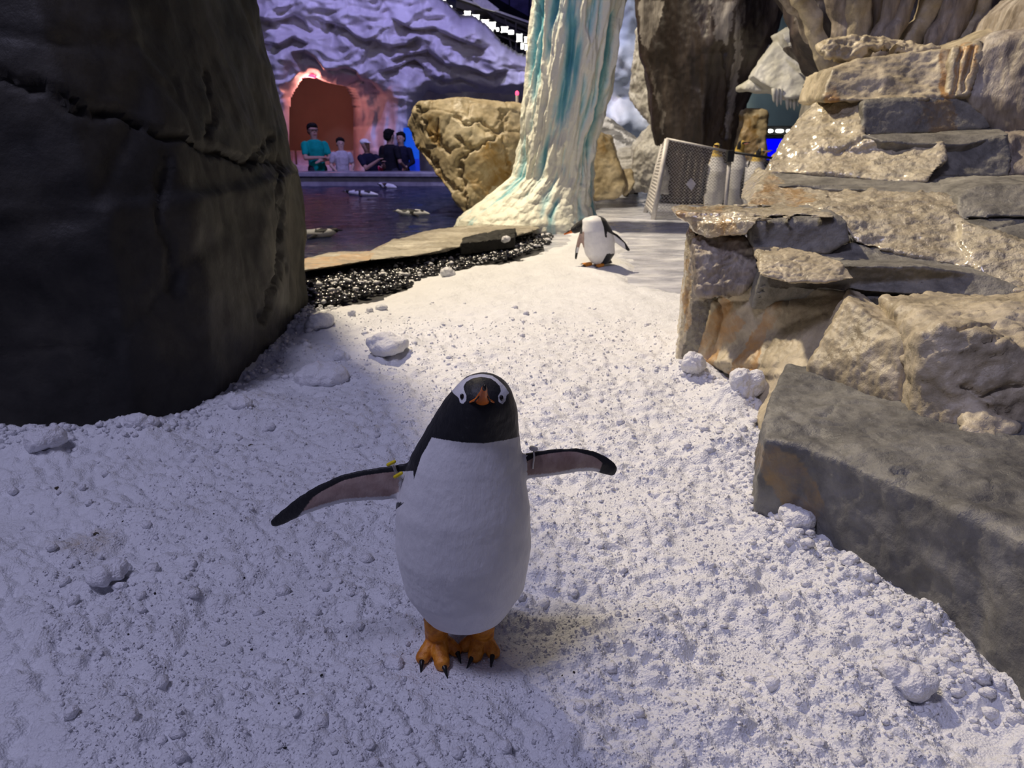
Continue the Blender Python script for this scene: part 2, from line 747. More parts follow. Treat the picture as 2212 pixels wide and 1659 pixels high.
ys = [0.55]
while ys[-1] < 8.6:
    ys.append(ys[-1] * 1.0034)
ys = np.array(ys)
us = np.arange(-1.0, 0.99, 0.0036)
Yg, Ug = np.meshgrid(ys, us, indexing='ij')
Xg = Yg * Ug
keep_x = (Xg > -2.3) & (Xg < 1.5)
X, Y = Xg.ravel(), Yg.ravel()
H = snow_h(X, Y)
nr, nc = Yg.shape
idx = np.arange(nr * nc).reshape(nr, nc)
F = np.stack([idx[:-1, :-1], idx[:-1, 1:], idx[1:, 1:], idx[1:, :-1]], -1).reshape(-1, 4)
ok = keep_x.ravel() & (H > -0.045)
F = F[ok[F].any(1)]
used = np.zeros(nr * nc, bool); used[F.ravel()] = True
remap = np.cumsum(used) - 1
V = np.stack([X, Y, H], 1)[used]
F = remap[F]
jit = 0.0012 * V[:, 1:2]
V[:, :2] += RNG.uniform(-1, 1, (len(V), 2)) * jit * 0.6
me = new_mesh('snow_ground', V, F)
dirt = np.zeros(len(V))
for px, py, r in ((190, 1165, 0.13), (215, 1150, 0.05), (120, 1055, 0.02)):
    c = Z(px, py)
    dirt = np.maximum(dirt, 1 - sstep(0.2, 1.0, np.hypot(V[:, 0] - c[0], (V[:, 1] - c[1]) * 1.3) / r))
set_attr(me, 'dirt', dirt * 0.8)
link('snow_ground', me, M_snow, kind='structure', origin=(0, 0, 0))

# loose ice grains lying on the snow
n = 32000
yy = 0.75 * np.exp(RNG.random(n) * math.log(4.2 / 0.75))
xx = yy * RNG.uniform(-0.76, 0.74, n)
sel = (xx > -1.2 - 0.35 * sstep(2.4, 1.2, yy) * 0) & (xx < 0.84 + 0.16 * (yy < 1.6)) & ~((yy > 2.45) & (xx < -1.15))
xx, yy = xx[sel], yy[sel]
hh = snow_h(xx, yy, True)
n = len(xx)
octa = np.array([(1, 0, 0), (-.8, .3, .1), (0.1, .9, 0), (0, -.8, .2), (0.1, 0, 1), (0, .1, -1)])
of = np.array([(0, 2, 4), (2, 1, 4), (1, 3, 4), (3, 0, 4), (2, 0, 5), (1, 2, 5), (3, 1, 5), (0, 3, 5)])
size = RNG.uniform(0.0013, 0.0036, n) * (1 + 0.25 * yy) * np.where(RNG.random(n) < 0.06, 1.9, 1.0)
ax = RNG.normal(size=(n, 3, 3))
q, _ = np.linalg.qr(ax)
sc3 = np.stack([RNG.uniform(.7, 1.5, n), RNG.uniform(.7, 1.1, n), RNG.uniform(.35, .9, n)], 1)
GV = np.einsum('nij,nkj->nki', q, octa[None] * sc3[:, None] * size[:, None, None]) + np.stack([xx, yy, hh + size * 0.15], 1)[:, None]
GF = (of[None] + 6 * np.arange(n)[:, None, None]).reshape(-1, 3)
me = new_mesh('snow_grains', GV.reshape(-1, 3), GF, smooth=False)
link('snow_grains', me, M_lump, kind='stuff', origin=(0, 0, 0), label='loose glittering ice grains strewn over the snow', cat='snow')

# small snow clods, far too many to count
n = 2600
yy = 0.8 * np.exp(RNG.random(n) * math.log(4.6 / 0.8))
xx = yy * RNG.uniform(-0.76, 0.72, n)
# a third of them piled along the foot of the dark boulder and of the slab
k3 = n // 4
tt = RNG.random(k3)
bx = np.interp(tt, np.linspace(0, 1, 7), [p[0] for p in [Z(-150, 960), Z(0, 945), Z(280, 935), Z(450, 875), Z(580, 765), Z(655, 665), Z(660, 650)]])
by = np.interp(tt, np.linspace(0, 1, 7), [p[1] for p in [Z(-150, 960), Z(0, 945), Z(280, 935), Z(450, 875), Z(580, 765), Z(655, 665), Z(660, 650)]])
xx[:k3] = bx + RNG.exponential(0.07, k3) * 0.8
yy[:k3] = by - RNG.exponential(0.07, k3) * 0.8
tt = RNG.random(k3)
ex = [Z(1470, 790), Z(1560, 815), Z(1625, 870), Z(1630, 1000), Z(1690, 1105), Z(1760, 1165), Z(1890, 1250), Z(2000, 1310), Z(2120, 1425), Z(2212, 1540)]
xx[k3:2 * k3] = np.interp(tt, np.linspace(0, 1, 10), [p[0] for p in ex]) - RNG.exponential(0.07, k3)
yy[k3:2 * k3] = np.interp(tt, np.linspace(0, 1, 10), [p[1] for p in ex]) - RNG.exponential(0.03, k3)
sel = (xx > -2.0) & (xx < 1.0) & (np.hypot(xx + .10, (yy - 1.26) * 1.2) > .17)
xx, yy = xx[sel], yy[sel]
gp = RNG.random((4000, 2)) * (np.max(GRAVEL_W, 0) - np.min(GRAVEL_W, 0)) + np.min(GRAVEL_W, 0)
gp = gp[in_poly(gp, GRAVEL_W)][:420]
xx, yy = np.concatenate([xx, gp[:, 0]]), np.concatenate([yy, gp[:, 1]])
n = len(xx)
hh = np.maximum(snow_h(xx, yy, False), -0.03)
rr = 0.0045 * (1 + RNG.pareto(2.6, n)).clip(1, 3.3) * (1 + 0.12 * yy)
CV = ICO1[None] * (1 + 0.35 * fbm(ICO1 * 1.1 + 3, 2)[None, :, None] * RNG.uniform(-1, 1, (n, 1, 1))) * rr[:, None, None] * np.stack([RNG.uniform(.8, 1.3, n), RNG.uniform(.8, 1.3, n), RNG.uniform(.6, .9, n)], 1)[:, None]
CV = CV + RNG.normal(size=CV.shape) * rr[:, None, None] * 0.09 + np.stack([xx, yy, hh + rr * .2], 1)[:, None]
me = new_mesh('snow_clods', CV.reshape(-1, 3), (ICO1F[None] + len(ICO1) * np.arange(n)[:, None, None]).reshape(-1, 3))
link('snow_clods', me, M_lump, kind='stuff', origin=(0, 0, 0), label='countless small snow clods crumbled over the snow', cat='snow')

# floor under the snow: kept clear of the pool
edge = [Z(560, 612)[:2], Z(660, 583)[:2], Z(840, 545)[:2], Z(1010, 497)[:2], Z(1165, 480)[:2]]
outline = [(-7, -2), (7, -2), (7, 19), (1.0, 19), (0.85, 11.0), (0.6, 9.6)] + [tuple(p) for p in edge[::-1]] + [(-3.2, 4.9), (-7, 4.6)]
bm = bmesh.new()
top = [bm.verts.new((x, y, -0.065)) for x, y in outline]
bot = [bm.verts.new((x, y, -1.2)) for x, y in outline]
bm.faces.new(top)
for i in range(len(top)):
    j = (i + 1) % len(top)
    bm.faces.new((top[j], top[i], bot[i], bot[j]))
bm_obj('floor', bm, M_floor, kind='structure', origin=(0, 0, 0))

# ice sheet on the right
cen = np.mean(ICE_W, 0)
gx, gy = np.meshgrid(np.linspace(0.3, 3.6, 120), np.linspace(4.6, 13.5, 160), indexing='ij')
P = np.stack([gx.ravel(), gy.ravel(), 0 * gx.ravel()], 1)
P[:, 2] = -0.040 + 0.008 * fbm(P * 1.2, 3) + 0.004 * fbm(P * np.array([3, 9, 1]), 3)
idx = np.arange(120 * 160).reshape(120, 160)
F = np.stack([idx[:-1, :-1], idx[1:, :-1], idx[1:, 1:], idx[:-1, 1:]], -1).reshape(-1, 4)
me = new_mesh('ice_floor', P, F)
link('ice_floor', me, M_ice, kind='structure')

gx, gy = np.meshgrid(np.linspace(-9, 1.2, 200), np.linspace(4.4, 15.3, 260), indexing='ij')
P = np.stack([gx.ravel(), gy.ravel(), 0 * gx.ravel()], 1)
P[:, 2] = -0.11 + 0.012 * fbm(P * np.array([1.6, 2.6, 1]), 3)
idx = np.arange(200 * 260).reshape(200, 260)
F = np.stack([idx[:-1, :-1], idx[1:, :-1], idx[1:, 1:], idx[:-1, 1:]], -1).reshape(-1, 4)
me = new_mesh('pool_water', P, F)
link('pool_water', me, M_water, kind='structure')
# ================================================================== rocks
M_dark = rock_mat('dark_rock', (0.014, 0.014, 0.0145), (0.029, 0.028, 0.0265), (0.060, 0.056, 0.048), scale=1.3, rough=(0.5, 0.75), bump=0.5, bdist=0.015, fine=38, spec=0.22)
M_buff = rock_mat('buff_rock', (0.24, 0.20, 0.13), (0.49, 0.42, 0.29), (0.65, 0.57, 0.42), stain=(0.42, 0.24, 0.09), scale=2.6, rough=(0.32, 0.6), bump=0.6, bdist=0.014, fine=60)
M_wet = rock_mat('wet_buff_rock', (0.36, 0.30, 0.19), (0.58, 0.50, 0.34), (0.74, 0.66, 0.48), stain=(0.42, 0.24, 0.07), scale=2.6, rough=(0.18, 0.34), bump=1.0, bdist=0.03, fine=42, spec=0.9, coat=1.0)
M_slab = rock_mat('grey_slab_rock', (0.11, 0.107, 0.095), (0.22, 0.21, 0.185), (0.33, 0.315, 0.27), stain=(0.24, 0.17, 0.09), scale=3.2, rough=(0.35, 0.65), bump=0.8, bdist=0.012, fine=70)
M_slabf = rock_mat('flat_slab_rock', (0.075, 0.075, 0.078), (0.16, 0.158, 0.15), (0.26, 0.255, 0.235), stain=(0.26, 0.18, 0.09), scale=3.2, rough=(0.4, 0.65), bump=0.8, bdist=0.012, fine=70)
M_shale = rock_mat('dark_riser_rock', (0.030, 0.029, 0.027), (0.06, 0.057, 0.05), (0.12, 0.11, 0.09), stain=(0.3, 0.2, 0.08), scale=3.0, rough=(0.35, 0.6), bump=0.6, fine=50)
M_tan = rock_mat('tan_rock', (0.24, 0.18, 0.10), (0.50, 0.40, 0.24), (0.70, 0.60, 0.42), stain=(0.34, 0.20, 0.05), scale=1.6, rough=(0.4, 0.65), bump=0.5, bdist=0.02, fine=25)
M_brown = rock_mat('brown_rock', (0.014, 0.010, 0.009), (0.038, 0.028, 0.024), (0.11, 0.085, 0.07), stain=(0.36, 0.33, 0.30), scale=1.3, rough=(0.4, 0.6), bump=0.6, bdist=0.03, fine=16, stretch=(1.6, 1.6, 0.5))
M_streak = rock_mat('streaked_grey_rock', (0.16, 0.13, 0.10), (0.34, 0.29, 0.235), (0.56, 0.51, 0.44), stain=(0.25, 0.18, 0.12), scale=3.0, rough=(0.35, 0.6), bump=0.6, bdist=0.02, fine=30, stretch=(2.2, 2.2, 0.5))
M_driftslab = rock_mat('weathered_slab', (0.20, 0.175, 0.13), (0.38, 0.34, 0.27), (0.52, 0.48, 0.40), stain=(0.45, 0.30, 0.17), scale=3, rough=(0.4, 0.6), bump=0.6, fine=26, stretch=(0.6, 2.5, 2))

# ---- the big dark boulder: rings of its outline at several heights
L0 = [Z(-420, 965), Z(-150, 948), Z(0, 930), Z(280, 922), Z(450, 862), Z(580, 752), Z(655, 652), Z(652, 600)]
back = [(-2.2, 5.6), (-4.0, 5.7), (-4.6, 3.6)]


def ring(z, inset, top=False):
    out = []
    for p in L0:
        out.append((p[0] - inset[0], p[1] + inset[1], z))
    for x, y in back:
        out.append((x, y, z))
    return out


hl = [ring(-0.12, (0, 0)) + ring(0.30, (-0.03, 0.02)) + ring(0.80, (-0.02, 0.06)),
      ring(0.66, (-0.01, 0.05)) + ring(1.30, (0.13, 0.12)) + ring(2.0, (0.22, 0.20)),
      ring(1.9, (0.21, 0.19)) + ring(3.0, (0.06, 0.24)) + ring(4.4, (0.02, 0.3)) + [(p[0] - 0.35, p[1] + 0.3, 5.0) for p in L0] + [(x * 0.92, y - 0.2, 4.9) for x, y in back]]  # unseen upper part, raised and flared so its shadow reaches across the snow
rock('dark_boulder', hl, M_dark, voxel=0.022, amp=0.035, freq=1.6, rid=0.008, rid_f=2.0, facet=0.015, facet_f=1.3, grain=0.003, grain_f=18,
     cracks=[([(0, 168), (60, 178), (120, 195), (230, 244), (340, 285), (420, 312), (520, 350), (600, 345)], 9, 0.045),
             ([(440, 330), (530, 352), (590, 300)], 7, 0.03), ([(600, 340), (602, 480), (590, 590), (560, 690)], 10, 0.03),
             ([(345, 330), (350, 480), (370, 640)], 14, 0.02), ([(60, 190), (150, 235), (235, 250)], 16, 0.03), ([(445, 160), (455, 260), (440, 300)], 8, .02)],
     label='huge dark grey boulder with a diagonal crack beside the snow', cat='boulder')

# ---- terrace of rock ledges on the right
def P3(*a):
    return [np.array(p, float) for p in a]


def down(pts, z=-0.1):
    return [np.array([p[0], p[1], z]) for p in pts]


def shift(pts, dx=0, dy=0, dz=0):
    return [np.array([p[0] + dx, p[1] + dy, p[2] + dz]) for p in pts]


# front slab
base = [Z(1634, 985), Z(1688, 1092), Z(1760, 1150), Z(1890, 1232), Z(2000, 1292), Z(2120, 1402), Z(2212, 1512), Z(2330, 1640)]
topf = [Z(1662, 868, .24), Z(1650, 945, .235), Z(1745, 968, .235), Z(1890, 1028, .24), Z(2005, 1078, .25), Z(2110, 1105, .27), Z(2215, 1150, .28), Z(2420, 1270, .28)]
bk = [np.array([1.02, 2.62, .235]), np.array([1.55, 2.3, .25]), np.array([2.0, 1.9, .28]), np.array([2.1, 1.0, .28])]
hl = []
for i in range(len(base) - 1):
    q = [base[i], base[i + 1], topf[i], topf[i + 1]]
    hl.append(q + down(q) + shift([topf[i], topf[i + 1]], 0.42, 0.24) + down(shift([topf[i], topf[i + 1]], 0.42, 0.24)))
hl.append(bk + down(bk) + [topf[0], topf[3], topf[5], topf[7]] + down([topf[0], topf[3], topf[5], topf[7]]))
rock('flat_slab_boulder', hl, M_slabf, voxel=0.0095, amp=0.012, freq=5, rid=0.005, rid_f=9, grain=0.003, grain_f=45,
     stains=[([(1640, 960), (1720, 980), (1790, 1100), (1740, 1170), (1640, 1010)], 8)],
     cracks=[([(1930, 1015), (1960, 1025)], 12, 0.02), ([(1810, 870), (1800, 890), (1780, 900)], 4, 0.01), ([(1700, 915), (1830, 920)], 6, .008), ([(1870, 930), (1900, 960), (1990, 990)], 5, .006),
             ([(2140, 1040), (2145, 1080), (2100, 1090)], 5, .01)],
     label='low grey flat-topped slab boulder bordering the snow, at the foot of the ledges', cat='boulder')

TERR = thing('rock_terrace', (1.6, 3.6, 0), 'stepped terrace of pale wet rock ledges and dark risers right of the snow', 'rock terrace')
# buff battered wall with the wedge-shaped shadowed recess beside it
W_ = [(1500, 778, 3.38), (1540, 655, 3.33), (1565, 638, 3.25), (1600, 632, 3.2), (1640, 598, 3.15), (1700, 608, 3.05), (1832, 638, 2.86), (1815, 668, 2.80), (1780, 735, 2.74), (1742, 795, 2.66), (1700, 812, 2.70), (1665, 860, 2.72),
      (1655, 960, 2.40), (1634, 985, 2.30), (1632, 880, 2.80), (1620, 842, 2.98), (1590, 812, 3.16), (1545, 796, 3.26)]
rock('battered_wall', [], M_buff, faces=[(W_, (.45, .45, 0)), ([(1640, 598, 3.15), (1700, 608, 3.05), (1832, 638, 2.86), (1900, 632, 2.9), (1900, 600, 3.2), (1650, 590, 3.3)], (.05, .05, -.3))],
     voxel=0.009, amp=0.010, freq=4.5, rid=0.007, rid_f=5, grain=0.003, grain_f=50, vert=(1, 1, .45),
     stains=[([(1490, 790), (1545, 650), (1570, 640), (1600, 700), (1530, 800)], 16), ([(1580, 810), (1640, 700), (1680, 620), (1700, 640), (1650, 760), (1610, 850)], 14)],
     cracks=[([(1545, 635), (1560, 690), (1520, 780)], 6, .02), ([(1720, 620), (1690, 700), (1640, 790)], 5, .006)],
     label='buff orange-streaked sloping rock wall rising out of the snow', parent=TERR)
rock('recess_face', [], M_slab, faces=[([(1735, 800, 2.78), (1780, 735, 2.80), (1815, 660, 2.88), (1835, 640, 2.92), (1900, 630, 2.96), (2010, 645, 2.9), (2000, 700, 2.75), (1900, 760, 2.7), (1960, 900, 2.35), (1760, 830, 2.6)], (.3, .4, 0))],
     voxel=0.012, amp=.008, freq=5, label='dark face of the recess behind the wedge block', parent=TERR)

# pale wedge block in the middle
hl = [[D(1750, 790, 2.48), D(1790, 800, 2.40), D(1930, 880, 2.16), D(1965, 840, 2.18), D(1960, 728, 2.25), D(1900, 690, 2.40), D(1835, 655, 2.55), D(1800, 690, 2.55),
       *shift([D(1900, 690, 2.40), D(1835, 655, 2.55), D(1960, 728, 2.25)], .15, .35, -.02), *down([D(1750, 790, 2.48), D(1930, 880, 2.16), D(1965, 840, 2.18)], .1), *down(shift([D(1835, 655, 2.55), D(1960, 728, 2.25)], .15, .35), .1)]]
rock('wedge_boulder', hl, M_buff, voxel=0.008, amp=0.012, freq=6, rid=0.006, rid_f=9, grain=0.004, grain_f=50,
     label='pale wedge-shaped boulder standing on the back of the flat slab', parent=TERR)

# square-shouldered block on the right with rough pitted front
hl = [[D(1990, 905, 2.04), D(2060, 925, 1.97), D(2230, 960, 1.93), D(2400, 970, 1.9), D(1985, 720, 2.12), D(2030, 700, 2.1), D(2230, 760, 2.0), D(2400, 800, 1.96),
       D(1905, 640, 2.66), D(2300, 625, 2.75), np.array([2.6, 2.7, .5]), *down([D(1990, 905, 2.04), D(2400, 970, 1.9), np.array([2.6, 2.7, .5]), D(1905, 640, 2.66)], 0)]]
hl.append([D(2060, 905, 2.0), D(2140, 960, 1.86), D(2200, 920, 1.9), D(2100, 870, 1.98), D(2080, 930, 1.9), D(2150, 985, 1.82), D(2200, 960, 1.95)])
rock('pitted_block_boulder', hl, M_buff, voxel=0.0095, amp=0.014, freq=4, rid=0.008, rid_f=7, grain=0.007, grain_f=32, facet=.01, facet_f=7,
     cracks=[([(2070, 715), (2100, 700), (2150, 695)], 5, .02), ([(2120, 745), (2190, 730)], 5, .02), ([(2080, 830), (2120, 860), (2200, 830)], 7, .02)],
     label='square-shouldered pitted grey boulder behind the flat slab', parent=TERR)

# middle tread
rock('middle_ledge', [], M_slab, faces=[([(1640, 552, 3.12), (1700, 540, 3.16), (1780, 545, 3.1), (1832, 520, 3.12), (1850, 518, 3.18), (1960, 548, 3.0), (2095, 575, 2.86), (2132, 588, 2.78), (2132, 600, 2.74), (2000, 578, 2.76), (1850, 574, 2.82), (1740, 580, 2.95), (1650, 580, 3.0)], (.0, .1, -.2)),
     ([(1650, 580, 3.0), (1740, 578, 2.95), (1850, 572, 2.82), (2000, 576, 2.76), (2135, 592, 2.74), (2260, 645, 2.60), (2260, 690, 2.60), (2130, 655, 2.73), (2000, 640, 2.75), (1850, 630, 2.81), (1660, 625, 2.98)], (.05, .4, -.02))],
     voxel=0.009, amp=0.008, freq=4, grain=0.003, grain_f=45, 
     label='grey-green middle ledge, the tread below the thin overhang', parent=TERR)
rock('lower_ledge', [], M_slab, faces=[([(1640, 612, 3.02), (1850, 600, 2.86), (2000, 606, 2.76), (2130, 616, 2.70), (2260, 645, 2.58), (2260, 720, 2.25), (2010, 688, 2.40), (1960, 650, 2.62), (1832, 634, 2.90), (1740, 622, 3.02)], (.0, .05, -.08))],
     voxel=0.010, amp=0.008, freq=4, grain=0.003, grain_f=45, label='grey lower ledge behind the wedge and pitted blocks', parent=TERR)
dq = -.16
hl = [[D(1638, 592, 2.98 + dq), D(1700, 610, 2.92 + dq), D(1790, 610, 2.88 + dq), D(1848, 602, 2.9 + dq), D(1820, 568, 2.98 + dq), D(1800, 557, 3.05 + dq), D(1700, 546, 3.1 + dq), D(1650, 550, 3.12 + dq), D(1638, 575, 3.05 + dq),
       *shift([D(1845, 600, 2.9 + dq), D(1700, 548, 3.1 + dq), D(1650, 552, 3.12 + dq)], .03, .25, 0), D(1720, 600, 3.2)]]
rock('angular_boulder', hl, M_buff, voxel=0.006, amp=0.007, freq=9, facet=.008, facet_f=12, grain=0.003, grain_f=60,
     label='small angular pale and dark rock lying on the buff sloping wall', parent=TERR)
hl = [[D(1500, 560, 3.3), D(1505, 640, 3.22), D(1560, 640, 3.18), D(1600, 636, 3.16), D(1638, 590, 3.16), D(1632, 545, 3.22), D(1615, 515, 3.3), D(1530, 512, 3.36), D(1500, 530, 3.36),
       *shift([D(1500, 560, 3.3), D(1600, 636, 3.16), D(1632, 545, 3.22), D(1530, 512, 3.36)], .06, .3, 0)]]
rock('rough_boulder', hl, M_streak, voxel=0.007, amp=0.015, freq=8, rid=0.008, rid_f=12, grain=0.006, grain_f=36, facet=.012, facet_f=9,
     cracks=[([(1560, 560), (1600, 545), (1636, 552)], 6, .012)],
     label='rough dark pitted rock wedged under the thin overhanging ledge', parent=TERR)
# dark wet corner post
hl = [[D(1464, 775, 3.44), D(1500, 770, 3.38), D(1520, 765, 3.36), D(1545, 660, 3.36), D(1540, 640, 3.38), D(1505, 640, 3.42), D(1500, 500, 3.50), D(1487, 500, 3.56), D(1478, 640, 3.56),
       *shift([D(1464, 775, 3.44), D(1545, 660, 3.36), D(1500, 500, 3.5)], .12, .5, 0), *down([D(1464, 775, 3.44), D(1520, 765, 3.36)], -.1)]]
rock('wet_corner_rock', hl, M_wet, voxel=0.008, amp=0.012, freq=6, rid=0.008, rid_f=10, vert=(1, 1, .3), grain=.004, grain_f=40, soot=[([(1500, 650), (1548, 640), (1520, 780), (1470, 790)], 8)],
     stains=[([(1480, 560), (1500, 560), (1490, 720), (1475, 720)], 8)],
     label='wet dark and orange corner rock at the end of the ledges, standing in snow', parent=TERR)
# thin overhanging ledge, dark riser, bright batters and treads above
rock('thin_overhang_ledge', [], M_wet, faces=[([(1452, 456, 3.46), (1470, 450, 3.55), (1560, 446, 3.6), (1640, 449, 3.55), (1700, 446, 3.5), (1745, 451, 3.35), (1812, 464, 3.12), (1795, 474, 3.06), (1740, 470, 3.08), (1640, 476, 3.10), (1612, 505, 3.14), (1530, 514, 3.30), (1500, 502, 3.38), (1488, 480, 3.42), (1462, 468, 3.45)], (.05, .25, -.01))],
     voxel=0.008, amp=0.008, freq=6, strat=0.006, grain=.004, grain_f=40, stains=[([(1450, 450), (1560, 450), (1620, 520), (1520, 520), (1450, 475)], 16)],
     label='thin overhanging ledge with wet orange tip above the dark recess', parent=TERR)
rock('dark_riser', [], M_slab, faces=[([(1622, 480, 3.2), (1740, 466, 3.18), (1805, 464, 3.14), (1828, 478, 3.1), (1836, 522, 3.06), (1790, 550, 3.06), (1700, 548, 3.1), (1635, 552, 3.14), (1618, 520, 3.18)], (.1, .4, 0))],
     voxel=0.009, amp=0.006, freq=5, grain=.003, grain_f=40, label='dark flat riser beneath the thin overhanging ledge', parent=TERR)
rock('wet_batter', [], M_wet, faces=[([(1690, 448, 3.62), (1760, 412, 3.92), (1860, 414, 3.80), (1950, 416, 3.62), (2085, 424, 3.40), (2066, 470, 3.24), (2082, 482, 3.20), (2078, 522, 3.05), (2112, 578, 2.84), (2095, 580, 2.84), (1960, 553, 2.98), (1848, 524, 3.10), (1832, 500, 3.14), (1822, 475, 3.2), (1800, 462, 3.3), (1745, 451, 3.4)], (.15, .6, -.05)),
     ([(2078, 482, 3.10), (2140, 505, 3.0), (2260, 535, 2.85), (2260, 655, 2.58), (2150, 618, 2.70), (2108, 578, 2.82), (2075, 522, 2.98)], (.2, .5, -.05))],
     voxel=0.0095, amp=0.016, freq=4, rid=0.008, rid_f=8, grain=.006, grain_f=30, label='pale glistening wet batter above the middle ledge', parent=TERR)
rock('orange_step_face', [], M_wet, faces=[([(1616, 446, 3.65), (1632, 410, 3.9), (1658, 370, 4.2), (1702, 398, 3.97), (1765, 410, 3.88), (1795, 425, 3.70), (1790, 452, 3.42), (1700, 450, 3.54)], (.1, .5, 0))],
     voxel=.009, amp=.010, freq=6, grain=.005, grain_f=30, stains=[([(1620, 445), (1660, 375), (1700, 400), (1760, 412), (1765, 445)], 14)], label='orange stained wet step face above the overhang', parent=TERR)
rock('second_tread', [], M_slab, faces=[([(1655, 378, 4.28), (1700, 370, 4.32), (1800, 376, 4.16), (1900, 388, 3.98), (2000, 390, 3.84), (2062, 399, 3.7), (2088, 414, 3.50), (2084, 427, 3.36), (1950, 418, 3.60), (1860, 417, 3.78), (1760, 414, 3.90), (1700, 405, 3.98), (1640, 406, 3.94)], (.05, .1, -.14))],
     voxel=.009, amp=.007, freq=5, label='wet grey-green second tread between the bright slopes', parent=TERR)
rock('glistening_slope', [], M_wet, faces=[([(1655, 378, 4.30), (1675, 342, 4.48), (1700, 300, 4.62), (1745, 240, 4.85), (1782, 208, 4.95), (1868, 218, 4.62), (1870, 255, 4.50), (1862, 292, 4.36), (1905, 302, 4.24), (2038, 310, 4.10), (2046, 345, 3.98), (2012, 378, 3.84), (2000, 394, 3.78), (1900, 392, 3.94), (1800, 380, 4.12), (1700, 374, 4.26)], (.2, .7, -.1))],
     voxel=0.011, amp=0.02, freq=3.5, rid=0.010, rid_f=6, grain=.006, grain_f=26, cracks=[([(1800, 335), (1870, 300)], 6, .02)],
     label='big glistening wet slope left of the upper dark steps', parent=TERR)
rock('lower_dark_step', [], M_slab, faces=[([(2064, 472, 3.24), (2072, 425, 3.34), (2086, 411, 3.4), (2130, 401, 3.4), (2260, 396, 3.3), (2260, 470, 3.1), (2150, 470, 3.15), (2082, 475, 3.2)], (.1, .5, 0))],
     voxel=0.010, amp=0.008, freq=5, grain=.003, grain_f=40, label='dark lower riser at the right end of the ledges', parent=TERR)
rock('lower_tread', [], M_slab, faces=[([(2080, 474, 3.2), (2150, 468, 3.2), (2260, 466, 3.15), (2260, 540, 2.84), (2140, 508, 2.98), (2084, 484, 3.12)], (0, .05, -.15))], voxel=.009, amp=.007, freq=5, cracks=[([(2150, 500), (2175, 485), (2212, 480)], 4, .012)],
     label='grey tread slab before the lower dark riser', parent=TERR)
rock('upper_tread', [], M_slab, faces=[([(1998, 394, 3.88), (2012, 376, 4.0), (2110, 383, 4.0), (2180, 379, 4.0), (2260, 379, 3.9), (2260, 400, 3.35), (2130, 404, 3.42), (2086, 415, 3.45), (2060, 401, 3.7)], (0, .05, -.12))], voxel=.009, amp=.007, freq=5, label='grey tread between the two dark right-hand risers', parent=TERR)
rock('upper_dark_step', [], M_slab, faces=[([(2038, 346, 4.06), (2044, 311, 4.14), (2090, 307, 4.14), (2178, 292, 4.1), (2184, 340, 4.05), (2180, 381, 3.98), (2110, 386, 3.98), (2040, 384, 4.0), (2008, 380, 3.98)], (.1, .5, 0))],
     voxel=0.010, amp=0.010, freq=5, grain=.003, grain_f=40, label='black-shadowed upper riser under the long top riser', parent=TERR)
rock('long_tread', [], M_slab, faces=[([(1862, 290, 4.3), (2000, 286, 4.36), (2148, 272, 4.42), (2184, 290, 4.15), (2090, 310, 4.08), (2038, 312, 4.08), (1905, 304, 4.2)], (0, .05, -.10))], voxel=.010, amp=.006, freq=5, label='narrow grey tread before the long dark brown riser', parent=TERR)
rock('long_dark_riser', [], M_slab, faces=[([(1864, 222, 4.50), (1874, 214, 4.52), (2140, 204, 4.45), (2149, 214, 4.43), (2149, 276, 4.36), (2000, 290, 4.38), (1862, 292, 4.40)], (.1, .6, 0))],
     voxel=0.011, amp=0.008, freq=4, grain=.003, grain_f=36, stains=[([(1990, 210), (2060, 210), (2080, 290), (1980, 280)], 20)], label='long dark brown riser below the tan top block', parent=TERR)
rock('top_block', [], M_buff, faces=[([(1778, 216, 4.66), (1785, 185, 4.7), (1800, 150, 4.75), (1850, 132, 4.8), (1930, 119, 4.75), (2052, 107, 4.65), (2056, 203, 4.5), (2142, 203, 4.42), (2140, 210, 4.42), (1872, 219, 4.52)], (.15, .8, 0))],
     voxel=0.011, amp=0.015, freq=5, rid=.007, rid_f=7, grain=.003, grain_f=30, strat=.004,
     stains=[([(2030, 110), (2070, 105), (2060, 210), (2030, 215)], 6), ([(1780, 190), (1810, 190), (1810, 215), (1780, 220)], 8)], label='tan rounded top block above the long dark riser', parent=TERR)
hl = [[D(2048, 207, 4.48), D(2060, 105, 4.6), D(2118, 95, 4.55), D(2120, 120, 4.5), D(2090, 207, 4.42), *shift([D(2048, 205, 4.48), D(2060, 105, 4.6), D(2118, 95, 4.55), D(2090, 205, 4.42)], .1, .5, 0)]]
rock('folded_rock', hl, M_buff, voxel=0.010, amp=0.012, freq=6, rid=.014, rid_f=7, vert=(1, 1, .3), stains=[([(2070, 100), (2118, 100), (2090, 200), (2060, 200)], 10)],
     cracks=[([(2078, 105), (2070, 150), (2062, 205)], 6, .03), ([(2105, 105), (2090, 150), (2080, 200)], 6, .03)],
     label='narrow folded yellow rock between top block and grey streaked wall', parent=TERR)
